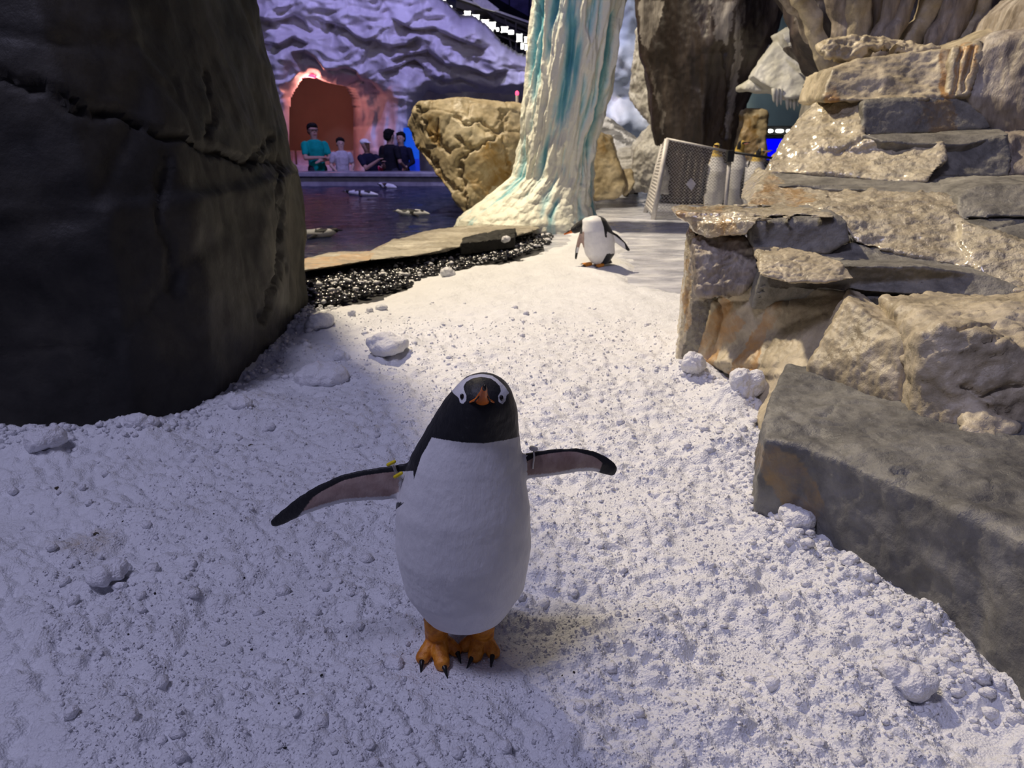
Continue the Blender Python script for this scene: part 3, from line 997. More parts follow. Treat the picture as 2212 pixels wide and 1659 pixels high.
hl = [[D(2085, 207, 4.45), D(2130, 110, 4.5), D(2140, 75, 4.6), D(2330, 40, 4.3), D(2330, 290, 4.1), D(2150, 290, 4.35), D(2145, 207, 4.36), *shift([D(2130, 110, 4.5), D(2330, 40, 4.3), D(2330, 290, 4.1), D(2150, 290, 4.55)], .3, 1.0, 0)],
      [D(2170, 110, 4.75), D(2205, 10, 4.8), D(2330, -80, 4.5), D(2330, 80, 4.4), *shift([D(2170, 110, 4.75), D(2205, 10, 4.8), D(2330, -80, 4.5)], .3, 1.0, 0)],
      [D(2178, 292, 4.15), D(2182, 380, 4.0), D(2330, 380, 3.9), D(2330, 290, 4.1), D(2180, 290, 4.45), *shift([D(2178, 292, 4.15), D(2182, 380, 4.0), D(2330, 380, 3.9), D(2330, 290, 4.1)], .3, .8, 0)]]
rock('streaked_wall_boulder', hl, M_streak, voxel=0.013, amp=0.012, freq=5, rid=.014, rid_f=5, vert=(1, 1, .25), grain=.004, grain_f=26,
     label='grey vertically streaked rock wall at the right end of the steps', parent=TERR)
hl = [[D(2050, 112, 5.05), D(2130, 65, 5.2), D(2190, 45, 5.3), D(2200, 80, 5.1), D(2130, 105, 4.9), *shift([D(2050, 112, 5.05), D(2190, 45, 5.3), D(2200, 80, 5.1)], .1, .8, 0)]]
rock('sloping_cap_rock', hl, M_buff, voxel=0.012, amp=0.012, freq=5, label='pale sloping cap rock behind the folded yellow rock', parent=TERR)
# eroded log-shaped rock
hl = [[D(1772, 110, 5.35), D(1790, 88, 5.35), D(1850, 78, 5.35), D(1900, 90, 5.3), D(1860, 130, 5.25), D(1790, 125, 5.3), *shift([D(1790, 88, 5.35), D(1850, 78, 5.35), D(1860, 130, 5.25)], .02, .25, 0)],
      [D(1850, 80, 5.4), D(1960, 92, 5.3), D(2030, 106, 5.2), D(1960, 118, 5.2), D(1860, 100, 5.3), *shift([D(1850, 80, 5.4), D(2030, 106, 5.2)], 0, .25, 0)]]
rock('pitted_crag', hl, M_buff, voxel=0.010, amp=0.015, freq=7, rid=.014, rid_f=11, grain=.008, grain_f=20, cracks=[([(1880, 105), (1925, 112), (1950, 118)], 8, .05)],
     label='knobbly pitted tan crag lying on the top block', parent=TERR)

# ---- rock ribs at the back
rib = thing('fluted_rock', (3.0, 6.6, 0.6), 'cluster of leaning brown rock ribs above the top block', 'rock')
ribs = [(1735, 0, 1775, 110, .09, 6.0), (1705, 0, 1745, 60, .05, 6.3), (1808, 0, 1812, 92, .13, 6.1), (1850, 0, 1850, 92, .12, 6.0), (1925, 0, 1890, 90, .07, 5.9), (1960, 0, 1915, 95, .075, 5.85),
        (2010, 0, 1965, 100, .12, 5.9), (2060, 0, 2020, 90, .10, 5.8), (2085, 0, 2040, 100, .075, 5.75), (2125, 0, 2090, 75, .07, 5.75), (1890, 0, 1870, 92, .07, 6.1)]
for k, (x0, y0, x1, y1, r, yy) in enumerate(ribs):
    A, B_ = D(x0, y0, yy), D(x1, y1, yy)
    r = r * .56
    top = A + (A - B_) * 1.1
    low = B_ + (B_ - A) * 0.25
    bm = bmesh.new()
    chain_into(bm, [(*top, r * 1.2), (*A, r), (*((A + B_) / 2 + np.array([0.02, 0, 0])), r * 0.85), (*B_, r), (*low, r)])
    V, N, F = remesh(bm, 0.014, 3)
    V = V + N * (0.03 * ridged(V * np.array([5, 5, 1.2]) + k, 2) + .008 * fbm(V * 12, 3))[:, None]
    me = new_mesh('rib', V, F)
    set_attr(me, 'stain', np.zeros(len(V))); set_attr(me, 'soot', np.zeros(len(V)))
    link('rib', me, M_streak if k % 3 else M_buff, parent=rib)

hl = [[D(1690, -80, 7.2), D(2330, -80, 6.6), D(1720, 60, 7.0), D(1790, 150, 6.9), D(2330, 120, 6.4), *shift([D(1690, -80, 7.2), D(2330, -80, 6.6), D(1790, 150, 6.9), D(2330, 120, 6.4)], .2, .9, 0), np.array([4.5, 6.6, 3.2]), np.array([2.9, 7.4, 3.2])]]
rock('backing_cliff', hl, M_brown, voxel=0.03, amp=0.06, freq=2, rid=.03, rid_f=2, label='dark brown cliff behind the leaning rock ribs', cat='cliff')
hl = [box_pts(2.7, 5.4, 4.8, 7.2, -0.1, 0.95), box_pts(2.2, 5.6, 3.8, 5.6, -0.1, 0.6), [np.array(p) for p in box_pts(2.6, 5.4, 5.2, 7.2, .9, 1.40)]]
rock('terrace_core', hl, M_slab, voxel=0.04, amp=0.03, freq=2, label='dark rock mass behind the ledges', parent=TERR)

# ---- tan boulder by the pool
fr = [D(905, 222, 10.2), D(985, 212, 10.1), D(1010, 222, 10.05), D(1075, 232, 10.0), D(1200, 236, 10.1), D(1200, 470, 10.0), D(1010, 468, 9.6), D(990, 440, 9.75), D(940, 375, 9.95), D(900, 320, 10.2), D(880, 270, 10.35), D(892, 245, 10.35)]
bk = shift([D(905, 222, 10.2), D(1200, 236, 10.1), D(1200, 470, 10.0), D(1030, 440, 10.0), D(895, 300, 10.3)], .15, 1.1, 0)
mid = [D(1000, 262, 9.86), D(1060, 300, 9.8), D(985, 330, 9.82), D(1040, 420, 9.72)]
rock('tan_boulder', [fr + bk + mid], M_tan, voxel=0.016, amp=0.03, freq=2.6, rid=.006, rid_f=3.4, facet=.03, facet_f=1.9, grain=.004, grain_f=16,
     cracks=[([(980, 255), (1010, 265), (1040, 262), (1080, 292), (1040, 315), (1020, 325), (990, 300)], 6, .05), ([(1020, 325), (990, 345), (1000, 400), (1010, 460)], 6, .05),
             ([(905, 235), (925, 290), (950, 300), (970, 330)], 6, .04), ([(900, 320), (920, 330), (960, 390), (1000, 420)], 7, .05), ([(945, 260), (940, 300), (955, 320)], 5, .04),
             ([(1085, 240), (1090, 330), (1110, 400)], 7, .04), ([(880, 290), (905, 330)], 8, .06)],
     stains=[([(1030, 320), (1090, 300), (1110, 380), (1040, 430), (1010, 380)], 12), ([(890, 300), (930, 330), (960, 400), (920, 370)], 8), ([(920, 240), (950, 250), (950, 320), (930, 300)], 6)],
     label='tan cracked overhanging boulder at the pool edge left of the ice pillar', cat='boulder')
# rock right of the pillar
hl = [[D(1240, 290, 10.9), D(1290, 288, 10.7), D(1318, 300, 10.7), D(1335, 345, 10.6), D(1350, 400, 10.5), D(1335, 430, 10.4), D(1240, 432, 10.4), *shift([D(1240, 290, 10.9), D(1318, 300, 10.7), D(1350, 400, 10.5), D(1240, 432, 10.4)], .1, .8, 0)],
      [D(1335, 370, 10.7), D(1362, 365, 10.7), D(1372, 395, 10.6), D(1350, 425, 10.5), *shift([D(1335, 370, 10.7), D(1372, 395, 10.6)], 0, .4, 0)]]
rock('round_shoulder_boulder', hl, M_tan, voxel=0.016, amp=0.03, freq=3, rid=.012, rid_f=4, stains=[([(1262, 300), (1310, 300), (1310, 340), (1262, 345)], 6)],
     label='round-shouldered brown boulder behind the right foot of the ice pillar', cat='boulder')
for k, (px, py, w, h) in enumerate([(1272, 398, 26, 40), (1302, 410, 22, 24), (1325, 415, 26, 26), (1350, 412, 24, 30), (1374, 408, 22, 30), (1290, 422, 16, 14)]):
    c = Z(px, py + h * .35, -.03)
    s = 10.2 / FPX
    g = RNG.normal(size=(14, 3)); g /= np.linalg.norm(g, axis=1)[:, None]
    c = c + np.array([0, 0, .04])
    rock('shore_stone', [c + g * np.array([w * .55 * s, w * .5 * s, h * .55 * s])], M_shale if k % 2 == 0 else M_tan, voxel=0.012, amp=.012, freq=7, facet=.012, facet_f=7,
         label='dark stone in the row at the foot of the round-shouldered boulder' if k % 2 == 0 else 'tan stone in the row at the foot of the round-shouldered boulder', cat='stone', group='stones along the ice behind the pillar')

# ---- dark brown column
fr = [D(1375, -60, 11.2), D(1385, 100, 11.1), D(1405, 160, 11.0), D(1430, 230, 11.0), D(1440, 300, 11.0), D(1445, 420, 11.0), D(1600, 420, 10.9), D(1585, 300, 10.9), D(1600, 190, 10.9), D(1650, 140, 10.8), D(1690, 60, 10.7), D(1720, -60, 10.6), D(1530, 100, 10.5), D(1520, 300, 10.6)]
hl = [[D(1378, -260, 11.2), D(1375, 0, 11.2), D(1385, 110, 11.1), D(1700, 0, 10.7), D(1730, -260, 10.6), D(1650, 135, 10.8), D(1530, 100, 10.45), D(1420, 190, 11), D(1600, 195, 10.9), *shift([D(1378, -260, 11.2), D(1730, -260, 10.6), D(1650, 135, 10.8), D(1420, 190, 11)], .1, 1.0, 0)],
      [D(1400, 150, 11.05), D(1432, 240, 11.0), D(1440, 320, 11.0), D(1445, 440, 11.0), D(1580, 440, 10.9), D(1580, 310, 10.8), D(1592, 220, 10.9), D(1620, 150, 10.85), D(1520, 200, 10.55), D(1515, 420, 10.6), *shift([D(1400, 150, 11.05), D(1445, 440, 11), D(1580, 440, 10.9), D(1620, 150, 10.85)], .1, .9, 0)]]
bk_ = [D(1395, 100, 11.1), D(1420, 200, 11.0), D(1436, 290, 11), D(1584, 290, 10.8), D(1600, 210, 10.85), D(1660, 110, 10.75), D(1530, 80, 10.46), D(1515, 290, 10.62)]
hl.append(bk_ + shift(bk_, .1, .8, 0))
COLUMN = rock('brown_rock_column', hl, M_brown, voxel=0.02, amp=0.035, freq=2, rid=.03, rid_f=2.4, vert=(1, 1, .35), grain=.006, grain_f=14,
     cracks=[([(1560, 100), (1572, 200), (1560, 300)], 5, .04)],
     stains=[([(1385, 0), (1435, 0), (1425, 45), (1400, 110), (1385, 90)], 5), ([(1535, 0), (1590, 0), (1570, 90), (1545, 90)], 8), ([(1590, 0), (1610, 0), (1590, 200), (1575, 300), (1560, 300), (1580, 160)], 7), ([(1398, 110), (1440, 250), (1440, 290), (1425, 240)], 4)],
     label='tall dark brown rock column narrowing downward behind the wire fence', cat='rock column')
# ---- pool edge slab, dark split piece
pts = [(655, 585), (655, 562), (720, 548), (800, 545), (850, 522), (940, 498), (1010, 490), (1150, 486), (1168, 494), (1110, 512), (1010, 530), (900, 552), (800, 562), (720, 575)]
hl = [[*[Z(*pts[i], .05) for i in (0, 1, 2, 3, 12, 13)], *[Z(*pts[i], -.16) for i in (0, 1, 2, 3, 12, 13)]],
      [*[Z(*pts[i], .06) for i in (3, 4, 5, 6, 10, 11, 12)], *[Z(*pts[i], -.16) for i in (3, 4, 5, 6, 10, 11, 12)]],
      [*[Z(*pts[i], .07) for i in (6, 7, 8, 9, 10)], *[Z(*pts[i], -.16) for i in (6, 7, 8, 9, 10)]]]
rock('shore_slab', hl, M_driftslab, voxel=0.012, amp=0.022, freq=4, strat=.010, grain=.005, grain_f=28, vert=(.4, 1.3, 1),
     stains=[([(655, 560), (810, 545), (800, 565), (655, 585)], 6)],
     label='long flat grainy slab lying along the pool edge', cat='rock slab')
hl = [[Z(994, 526, .09), Z(1000, 512, .10), Z(1095, 494, .11), Z(1115, 492, .12), Z(1112, 512, .09), *shift([Z(994, 526, .09), Z(1112, 512, .09), Z(1100, 494, .11)], 0, 0, -.10)]]
rock('black_shale_flake', hl, M_dark, voxel=0.008, amp=.012, freq=7, facet=.01, facet_f=8, label='black split shale flake lying on the shore slab', cat='rock')
# ================================================================== ice and hall in the background
m, nt, b = mat_base('pillar_ice')
v = coords(nt, (1, 1, 0.4))
gr = attr_n(nt, 'groove')
nz = noise_n(nt, v, 5, 5, 0.6, 0.3)
f = math_n(nt, 'ADD', gr, math_n(nt, 'MULTIPLY', math_n(nt, 'SUBTRACT', nz, 0.5), 0.9), True)
c = ramp(nt, f, [(0.22, (0.84, 0.84, 0.72)), (0.45, (0.60, 0.77, 0.75)), (0.68, (0.20, 0.50, 0.55)), (0.95, (0.09, 0.33, 0.40))])
lk(nt, c, b.inputs['Base Color'])
b.inputs['Roughness'].default_value = 0.45
bump_n(nt, b, noise_n(nt, coords(nt), 30, 5, 0.6), 0.5, 0.02)
M_pillar = m


def ice_mat(name, lo, hi, bump=0.4):
    m, nt, b = mat_base(name)
    v = coords(nt)
    lk(nt, ramp(nt, noise_n(nt, v, 1.4, 5, 0.55, 0.4), [(0.35, lo), (0.65, hi)]), b.inputs['Base Color'])
    b.inputs['Roughness'].default_value = 0.5
    bump_n(nt, b, noise_n(nt, v, 9, 5, 0.6), bump, 0.03)
    return m


M_cave = ice_mat('cave_ice', (0.60, 0.55, 0.60), (0.80, 0.76, 0.80))
M_icew = ice_mat('wall_ice', (0.55, 0.62, 0.72), (0.80, 0.83, 0.86))
M_cream = ice_mat('cream_ice', (0.70, 0.68, 0.54), (0.82, 0.82, 0.78))
M_white = rock_mat('frosted_rock', (0.35, 0.33, 0.30), (0.62, 0.60, 0.56), (0.80, 0.79, 0.76), stain=(0.5, 0.36, 0.15), scale=2.5, fine=20, rough=(.45, .7))

# ---- ice pillar: rings of (px centre, half width in px) by picture row
Yp = 8.55
rows = np.array([-700, -200, 0, 100, 200, 300, 350, 380, 420, 450, 470, 490, 510])
cx_ = np.array([1262, 1256, 1250, 1238, 1226, 1208, 1200, 1195, 1172, 1152, 1142, 1140, 1140])
hw_ = np.array([96, 84, 80, 78, 76, 67, 67, 76, 103, 128, 145, 150, 150])
pc = np.array([D(a, r, Yp) for a, r in zip(cx_, rows)])
rad = np.array([(D(a + h, r, Yp) - D(a - h, r, Yp))[0] / 2 for a, h, r in zip(cx_, hw_, rows)])
o_ = np.argsort(pc[:, 2])
zs = np.linspace(-0.1, pc[:, 2].max(), 520)
zs = -0.1 + (pc[:, 2].max() + 0.1) * np.linspace(0, 1, 520) ** 1.25
th = np.linspace(0, 2 * math.pi, 360, endpoint=False)
T_, Zz = np.meshgrid(th, zs, indexing='xy')
R0 = np.interp(Zz, pc[o_, 2], rad[o_])
C0 = np.interp(Zz, pc[o_, 2], pc[o_, 0])
cyl = np.stack([np.cos(T_) * 1.0, np.sin(T_) * 1.0, Zz], -1).reshape(-1, 3)
skirt = 1 - sstep(0.15, 0.7, Zz.ravel())
warp = 0.35 * fbm(cyl * np.array([1.5, 1.5, 1.2]), 3)
q = np.stack([cyl[:, 0] * 2.6 + warp, cyl[:, 1] * 2.6 + warp, cyl[:, 2] * 0.42], 1)
fl = ridged(q, 2, 0.45)
q2 = np.stack([cyl[:, 0] * 6 + warp, cyl[:, 1] * 6 - warp, cyl[:, 2] * 1.3], 1)
fl2 = ridged(q2, 2, 0.5)
w1, w2, _ = worley(np.stack([C0.ravel() + np.cos(T_.ravel()) * R0.ravel(), np.sin(T_.ravel()) * R0.ravel(), Zz.ravel()], 1) * 9.0)
disp = (1 - 0.6 * skirt) * (0.068 * fl + 0.024 * fl2) + (0.10 + 0.9 * skirt) * 0.045 * (0.55 - w1) + 0.008 * fbm(cyl * 14, 3)
left = np.clip(-np.cos(T_.ravel()), 0, 1)
R = R0.ravel() + disp
V = np.stack([C0.ravel() + np.cos(T_.ravel()) * R, Yp + np.sin(T_.ravel()) * R * 0.9, Zz.ravel()], 1)
nz_, nt_ = 520, 360
idx = np.arange(nz_ * nt_).reshape(nz_, nt_)
F = np.stack([idx[:-1], np.roll(idx[:-1], -1, 1), np.roll(idx[1:], -1, 1), idx[1:]], -1).reshape(-1, 4)
me = new_mesh('ice_pillar', V, F)
gv = 0.92 - 0.55 * fl - 0.28 * fl2 - 0.05 * (0.55 - w1) - 0.35 * skirt * (0.55 - w1) - .25 * skirt
set_attr(me, 'groove', np.clip(gv, 0, 1))
pil = link('ice_pillar', me, M_pillar, label='tall fluted pale ice pillar with teal grooves and flared foot', cat='ice pillar')


# ---- big sheets of ice with relief, holes and thickness
def relief_wall(name, outer, holes, y0, relief, mat, thick=0.6, step=3.0, round_px=26.0, round_m=0.45, back_y=None, **kw):
    outer = np.array(outer, float)
    x0, y0p = outer.min(0); x1, y1p = outer.max(0)
    gx = np.arange(x0 - step, x1 + step * 2, step)
    gy = np.arange(y0p - step, y1p + step * 2, step)
    GX, GY = np.meshgrid(gx, gy, indexing='ij')
    P2 = np.stack([GX.ravel(), GY.ravel()], 1)
    ins = in_poly(P2, outer)
    dist = poly_dist(P2, list(outer) + [outer[0]])
    for h in holes:
        ins &= ~in_poly(P2, h)
        dist = np.minimum(dist, poly_dist(P2, list(h) + [h[0]]))
    yo = y0 + relief(P2) + round_m * (1 - np.clip(dist / round_px, 0, 1)) ** 2
    W = np.array([D(p[0], p[1], y0) for p in P2])
    r = (W - np.array([0, 0, CAMH])) / y0
    W = np.array([0, 0, CAMH]) + r * yo[:, None]
    B = np.array([0, 0, CAMH]) + r * (y0 + thick + (1.0 if back_y is None else 0))
    B[:, 1] = y0 + thick
    ni, nj = GX.shape
    idx = np.arange(ni * nj).reshape(ni, nj)
    Q = np.stack([idx[:-1, :-1], idx[:-1, 1:], idx[1:, 1:], idx[1:, :-1]], -1).reshape(-1, 4)
    ok = ins[Q].all(1)
    Q = Q[ok]
    n = len(W)
    # border edges get side walls
    E = np.concatenate([Q[:, [0, 1]], Q[:, [1, 2]], Q[:, [2, 3]], Q[:, [3, 0]]])
    key = np.sort(E, 1)
    kk = key[:, 0] * n + key[:, 1]
    u, inv, cnt = np.unique(kk, return_inverse=True, return_counts=True)
    Eb = E[cnt[inv] == 1]
    side = np.stack([Eb[:, 1], Eb[:, 0], Eb[:, 0] + n, Eb[:, 1] + n], 1)
    allF = np.concatenate([Q, Q[:, ::-1] + n, side])
    allV = np.concatenate([W, B])
    used = np.zeros(2 * n, bool); used[allF.ravel()] = True
    rm = np.cumsum(used) - 1
    me = new_mesh(name, allV[used], rm[allF])
    return link(name, me, mat, **kw)


LIPS = [[(560, 38), (586, 43), (612, 40), (635, 30), (655, 40), (668, 62)],
        [(640, 112), (658, 110), (681, 124), (699, 148), (722, 150), (745, 145), (768, 153), (780, 171), (800, 174), (826, 197)],
        [(700, 45), (745, 58), (768, 78), (791, 87), (809, 84), (826, 95), (849, 98), (878, 95), (900, 80)],
        [(826, 153), (867, 139), (896, 127), (925, 150)],
        [(930, 162), (965, 174), (994, 168), (1023, 179), (1063, 194), (1098, 185), (1127, 185), (1160, 174)],
        [(849, 127), (884, 116), (925, 110), (965, 139), (1011, 145), (1052, 162), (1090, 150)],
        [(570, 90), (600, 96), (632, 80), (660, 92)], [(850, 40), (890, 62), (940, 60), (990, 85), (1040, 100)]]


def cave_relief(P):
    q = np.stack([P[:, 0] / 115.0, P[:, 1] / 80.0, np.zeros(len(P))], 1)
    w = 0.35 * fbm(q * 0.9 + 4, 3)
    fold = ridged(q * np.array([0.75, 1.0, 1]) + w[:, None], 3, 0.5)
    col = sstep(190, 260, P[:, 1])
    canopy = -0.7 * sstep(260, 60, P[:, 1])
    flut = 0.10 * ridged(np.stack([P[:, 0] / 26.0 + w, P[:, 1] / 260.0, 0 * w], 1), 2)
    pil = -0.45 * np.exp(-((P[:, 0] - 600) / 28.0) ** 2) * sstep(60, 130, P[:, 1]) - 0.55 * np.exp(-((P[:, 0] - (868 - 0.10 * (P[:, 1] - 200))) / 42.0) ** 2) * sstep(90, 190, P[:, 1])
    rec = 0.5 * np.exp(-((P[:, 0] - 800) / 40.0) ** 2) * sstep(150, 230, P[:, 1])
    lips = np.zeros(len(P))
    Pw = P + 7 * np.stack([fbm(q * 3, 2), fbm(q * 3 + 9, 2)], 1)
    for ln in LIPS:
        d = poly_dist(Pw, ln)
        yl = np.interp(P[:, 0], [a for a, _ in ln], [b for _, b in ln])
        inx = sstep(ln[0][0] - 15, ln[0][0] + 10, P[:, 0]) * (1 - sstep(ln[-1][0] - 10, ln[-1][0] + 15, P[:, 0]))
        below = sstep(-2, 4, P[:, 1] - yl)
        lips += inx * (0.20 * below * np.exp(-d / 34) - 0.18 * (1 - below) * np.exp(-d / 30))
    return lips - 0.20 * fold * (1 - 0.6 * col) - flut * (0.3 + col) + canopy * (1 - 0.25 * col) + pil + rec


outer = [(520, -330), (760, -330), (880, -90), (930, -12), (975, 18), (1000, 45), (1030, 45), (1060, 66), (1085, 98), (1120, 120), (1160, 132), (1185, 150), (1200, 190), (1185, 215), (1100, 205), (1010, 200), (950, 205), (925, 196), (905, 225), (893, 275), (878, 330), (872, 430), (785, 430),
         (520, 430)]
arch = [(634, 440), (628, 330), (626, 250), (630, 215), (640, 195), (655, 170), (675, 162), (705, 178), (735, 185), (762, 190), (776, 215), (781, 260), (780, 440)]
arch2 = [(500, 440), (500, 150), (556, 140), (572, 220), (578, 440)]
relief_wall('ice_cave', outer, [arch, arch2], 17.3, cave_relief, M_cave, thick=1.0, step=3.0, label='white draped ice cave facade with arches lit violet across the pool', cat='ice cave')
# second layer: the shadowed wall behind the right-hand opening
relief_wall('cave_inner_wall', [(740, 150), (1240, 150), (1240, 430), (858, 430), (846, 330), (818, 250), (775, 205)], [], 19.0, lambda P: -0.25 * ridged(np.stack([P[:, 0] / 60, P[:, 1] / 90, 0 * P[:, 0]], 1), 2), M_cave, thick=.3, step=6,
            label='shadowed mauve ice wall behind the right pillar of the cave', cat='ice wall')

# alcove behind the arch
M_orange = plain_mat('orange_plaster', (0.50, 0.37, 0.29), 0.7, 0.2, 2, 0.06)
M_mauve = plain_mat('mauve_paint', (0.58, 0.50, 0.58), 0.6)
M_navy = plain_mat('navy_paint', (0.03, 0.03, 0.07), 0.7)
M_violet = plain_mat('violet_wall', (0.10, 0.09, 0.26), 0.7, 0.3, 3, 0.3)
bm = bmesh.new()
box_bm(bm, -6.6, -2.2, 20.0, 20.2, -0.8, 4.2)
bm_obj('wall_alcove', bm, M_orange, kind='structure')
bm = bmesh.new(); box_bm(bm, -6.8, -6.6, 17.9, 20.2, -0.8, 4.2)
bm_obj('wall_alcove_side', bm, M_orange, kind='structure')
bm = bmesh.new()
box_bm(bm, -9, 1.5, 15.5, 20.0, -0.90, -0.80)
bm_obj('floor_visitors', bm, M_navy, kind='structure')
for k, (xa, xb) in enumerate(((-6.3, -5.3), (-5.25, -4.3), (-4.25, -3.2))):
    t = thing('bench', ((xa + xb) / 2, 18.6, -.80), ['mauve bench seat by the left cave pillar behind the man', 'mauve bench seat behind the child', 'mauve bench seat behind the man in the cap'][k], 'bench')
    bm = bmesh.new(); box_bm(bm, xa, xb, 18.4, 18.9, -.80, .10); bm_obj('seat_block', bm, M_mauve, t, bevel=.03)
    bm = bmesh.new(); box_bm(bm, xa, xb, 18.85, 19.0, .05, .42); bm_obj('backrest', bm, M_mauve, t, bevel=.03)
# pool rim
M_rim = plain_mat('pool_rim', (0.30, 0.28, 0.34), 0.35, 0.5, 6, 0.2)
t = thing('pool_rim_wall', (-3, 15.2, -.3), 'low grey purple pool rim wall the visitors lean over', 'pool wall')
bm = bmesh.new(); box_bm(bm, -8.5, -1.15, 15.05, 15.35, -1.0, .09); bm_obj('wall_body', bm, M_rim, t, bevel=.02)
bm = bmesh.new(); box_bm(bm, -8.5, -1.12, 14.98, 15.42, .07, .15); bm_obj('cap_rail', bm, M_rim, t, bevel=.025)
# blue banner
M_blue = plain_mat('blue_panel', (0.01, 0.12, 0.75), 0.5, emit=(0.01, 0.13, 0.8), estr=0.35)
M_blue2 = plain_mat('deep_blue_panel', (0.01, 0.05, 0.6), 0.5, emit=(0.01, 0.05, 0.7), estr=0.35)
p0, p1 = D(871, 276, 16.5), D(907, 380, 16.5)
t = thing('display_banner', (p0[0], 16.5, -.8), 'lit blue upright display panel beside the cave pillar', 'panel')
bm = bmesh.new(); box_bm(bm, p0[0], p1[0], 16.5, 16.56, D(869, 343, 16.5)[2], p0[2]); bm_obj('upper_panel', bm, M_blue, t, bevel=.005)
bm = bmesh.new(); box_bm(bm, p0[0], p1[0], 16.5, 16.56, -.8, D(869, 343, 16.5)[2]); bm_obj('lower_panel', bm, M_blue2, t, bevel=.005)
# red hanging lamp under the arch
M_redlamp = plain_mat('red_lamp', (0.9, 0.05, 0.12), 0.4, emit=(1.0, 0.08, 0.2), estr=2.2)
c = D(666, 163, 17.3)
t = thing('red_lamp', (c[0], c[1], c[2]), 'small red glowing lamp under the top of the cave arch', 'lamp')
blob('lamp_glass', [[(c[0] - .13, c[1], c[2] - .02, .05, .06, .035), (c[0], c[1], c[2] + .01, .07, .07, .045), (c[0] + .13, c[1], c[2] - .03, .05, .06, .03)]], .015, M_redlamp, t)
bm = bmesh.new(); tube_bm(bm, [(c[0], c[1], c[2] + .03), (c[0], c[1] + .1, c[2] + .35)], .02); bm_obj('stem', bm, M_navy, t)
# its own light
point('red_lamp_light', (c[0], c[1] + .1, c[2] - .14), 20, (1.0, 0.34, 0.26), 0.1)
# beacon on the tan boulder with a wire
c = D(1117, 232, 10.3)
t = thing('beacon', c, 'small white post with red light on the tan boulder', 'beacon')
M_post = plain_mat('white_post', (0.75, 0.72, 0.72), 0.5)
bm = bmesh.new(); tube_bm(bm, [c + np.array([0, 0, -.06]), c + np.array([0, 0, .15])], .018); bm_obj('post', bm, M_post, t)
blob('light', [[(c[0], c[1], c[2] + .17, .026, .026, .035)]], .006, M_redlamp, t)

# ---- hall shell
M_hall = plain_mat('hall_wall', (0.05, 0.05, 0.10), 0.8, 0.2, 2, 0.3)
bm = bmesh.new(); box_bm(bm, -14, 14, 22.0, 22.3, -1.2, 12); bm_obj('wall_back', bm, M_hall, kind='structure')
bm = bmesh.new(); box_bm(bm, 9.0, 9.3, -3, 22.3, -1.2, 12); bm_obj('wall_right', bm, M_hall, kind='structure')
bm = bmesh.new(); box_bm(bm, -9.3, -9.0, 3, 22.3, -1.2, 12); bm_obj('wall_left', bm, M_hall, kind='structure')
# sloping ceiling panels and beam above the lamps
a, b_, c_, d_ = D(1010, -40, 20.5), D(1185, 60, 21.5), D(1185, -200, 19.5), D(1010, -260, 18.5)
cp = thing('ceiling_bay', (a + b_ + c_ + d_) / 4, 'dark blue ceiling bay with pale seams above the lamp rig', 'ceiling panel')
for k in range(4):
    s0, s1 = k / 4 + .008, (k + 1) / 4 - .008
    q = [a + (b_ - a) * s0, a + (b_ - a) * s1, d_ + (c_ - d_) * s1, d_ + (c_ - d_) * s0]
    bm = bmesh.new(); hull_into(bm, [*q, *shift(q, 0, .1, .06)]); bm_obj('ceiling_panel', bm, M_violet, cp)
M_beam = plain_mat('beam_paint', (0.05, 0.045, 0.045), 0.5)
M_edge = plain_mat('pale_flange', (0.55, 0.53, 0.52), 0.5)
bt = thing('ceiling_beam', D(1080, 45, 20), 'dark sloping ceiling beam with pale upper flange', 'beam')
q = [D(985, -5, 19.6), D(985, 15, 19.6), D(1190, 88, 20.8), D(1190, 66, 20.8)]
bm = bmesh.new(); hull_into(bm, [*q, *shift(q, 0, .25, 0)]); bm_obj('web', bm, M_beam, bt)
q = [D(985, -9, 19.5), D(985, -5, 19.5), D(1190, 67, 20.7), D(1190, 62, 20.7)]
bm = bmesh.new(); hull_into(bm, [*q, *shift(q, 0, .35, 0)]); bm_obj('flange', bm, M_edge, bt)
q = [D(1020, 0, 19.4), D(1045, -6, 19.4), D(1078, 20, 19.4), D(1068, 24, 19.4), D(1040, 16, 19.4)]
bm = bmesh.new(); hull_into(bm, [*q, *shift(q, 0, .1, 0)]); bm_obj('bracket_plate', bm, M_edge, bt)
# lamp rig
M_lamp = plain_mat('lamp_glass', (1, 1, 0.95), 0.3, emit=(1.0, 0.99, 0.92), estr=3.0)
M_house = plain_mat('lamp_housing', (0.02, 0.02, 0.02), 0.5)
rg = thing('lamp_rig', D(1060, 60, 19.6), 'dark truss carrying the row of bright lamps above the cave', 'truss')
for off, rr in ((0, .03), (22, .025), (44, .025), (70, .02)):
    A, B_ = D(860, -48 + off, 19.3), D(1185, 72 + off, 20.5)
    bm = bmesh.new(); tube_bm(bm, [A, B_], rr); bm_obj('chord', bm, M_beam, rg)
for k in range(14):
    s = k / 13
    A, B_ = D(860, -48, 19.3), D(1185, 72, 20.5)
    A2, B2 = D(860, 22, 19.3), D(1185, 142, 20.5)
    p = A + (B_ - A) * s
    q_ = A2 + (B2 - A2) * min(1, s + .05 * (k % 2))
    bm = bmesh.new(); tube_bm(bm, [p, q_], .02); bm_obj('brace', bm, M_beam, rg)
q = [D(850, -40, 20.3), D(1190, 75, 21.3), D(1190, 160, 21.3), D(850, 60, 20.3)]
bm = bmesh.new(); hull_into(bm, [*q, *shift(q, 0, .1, 0)]); bm_obj('backing_panel', bm, M_house, rg)
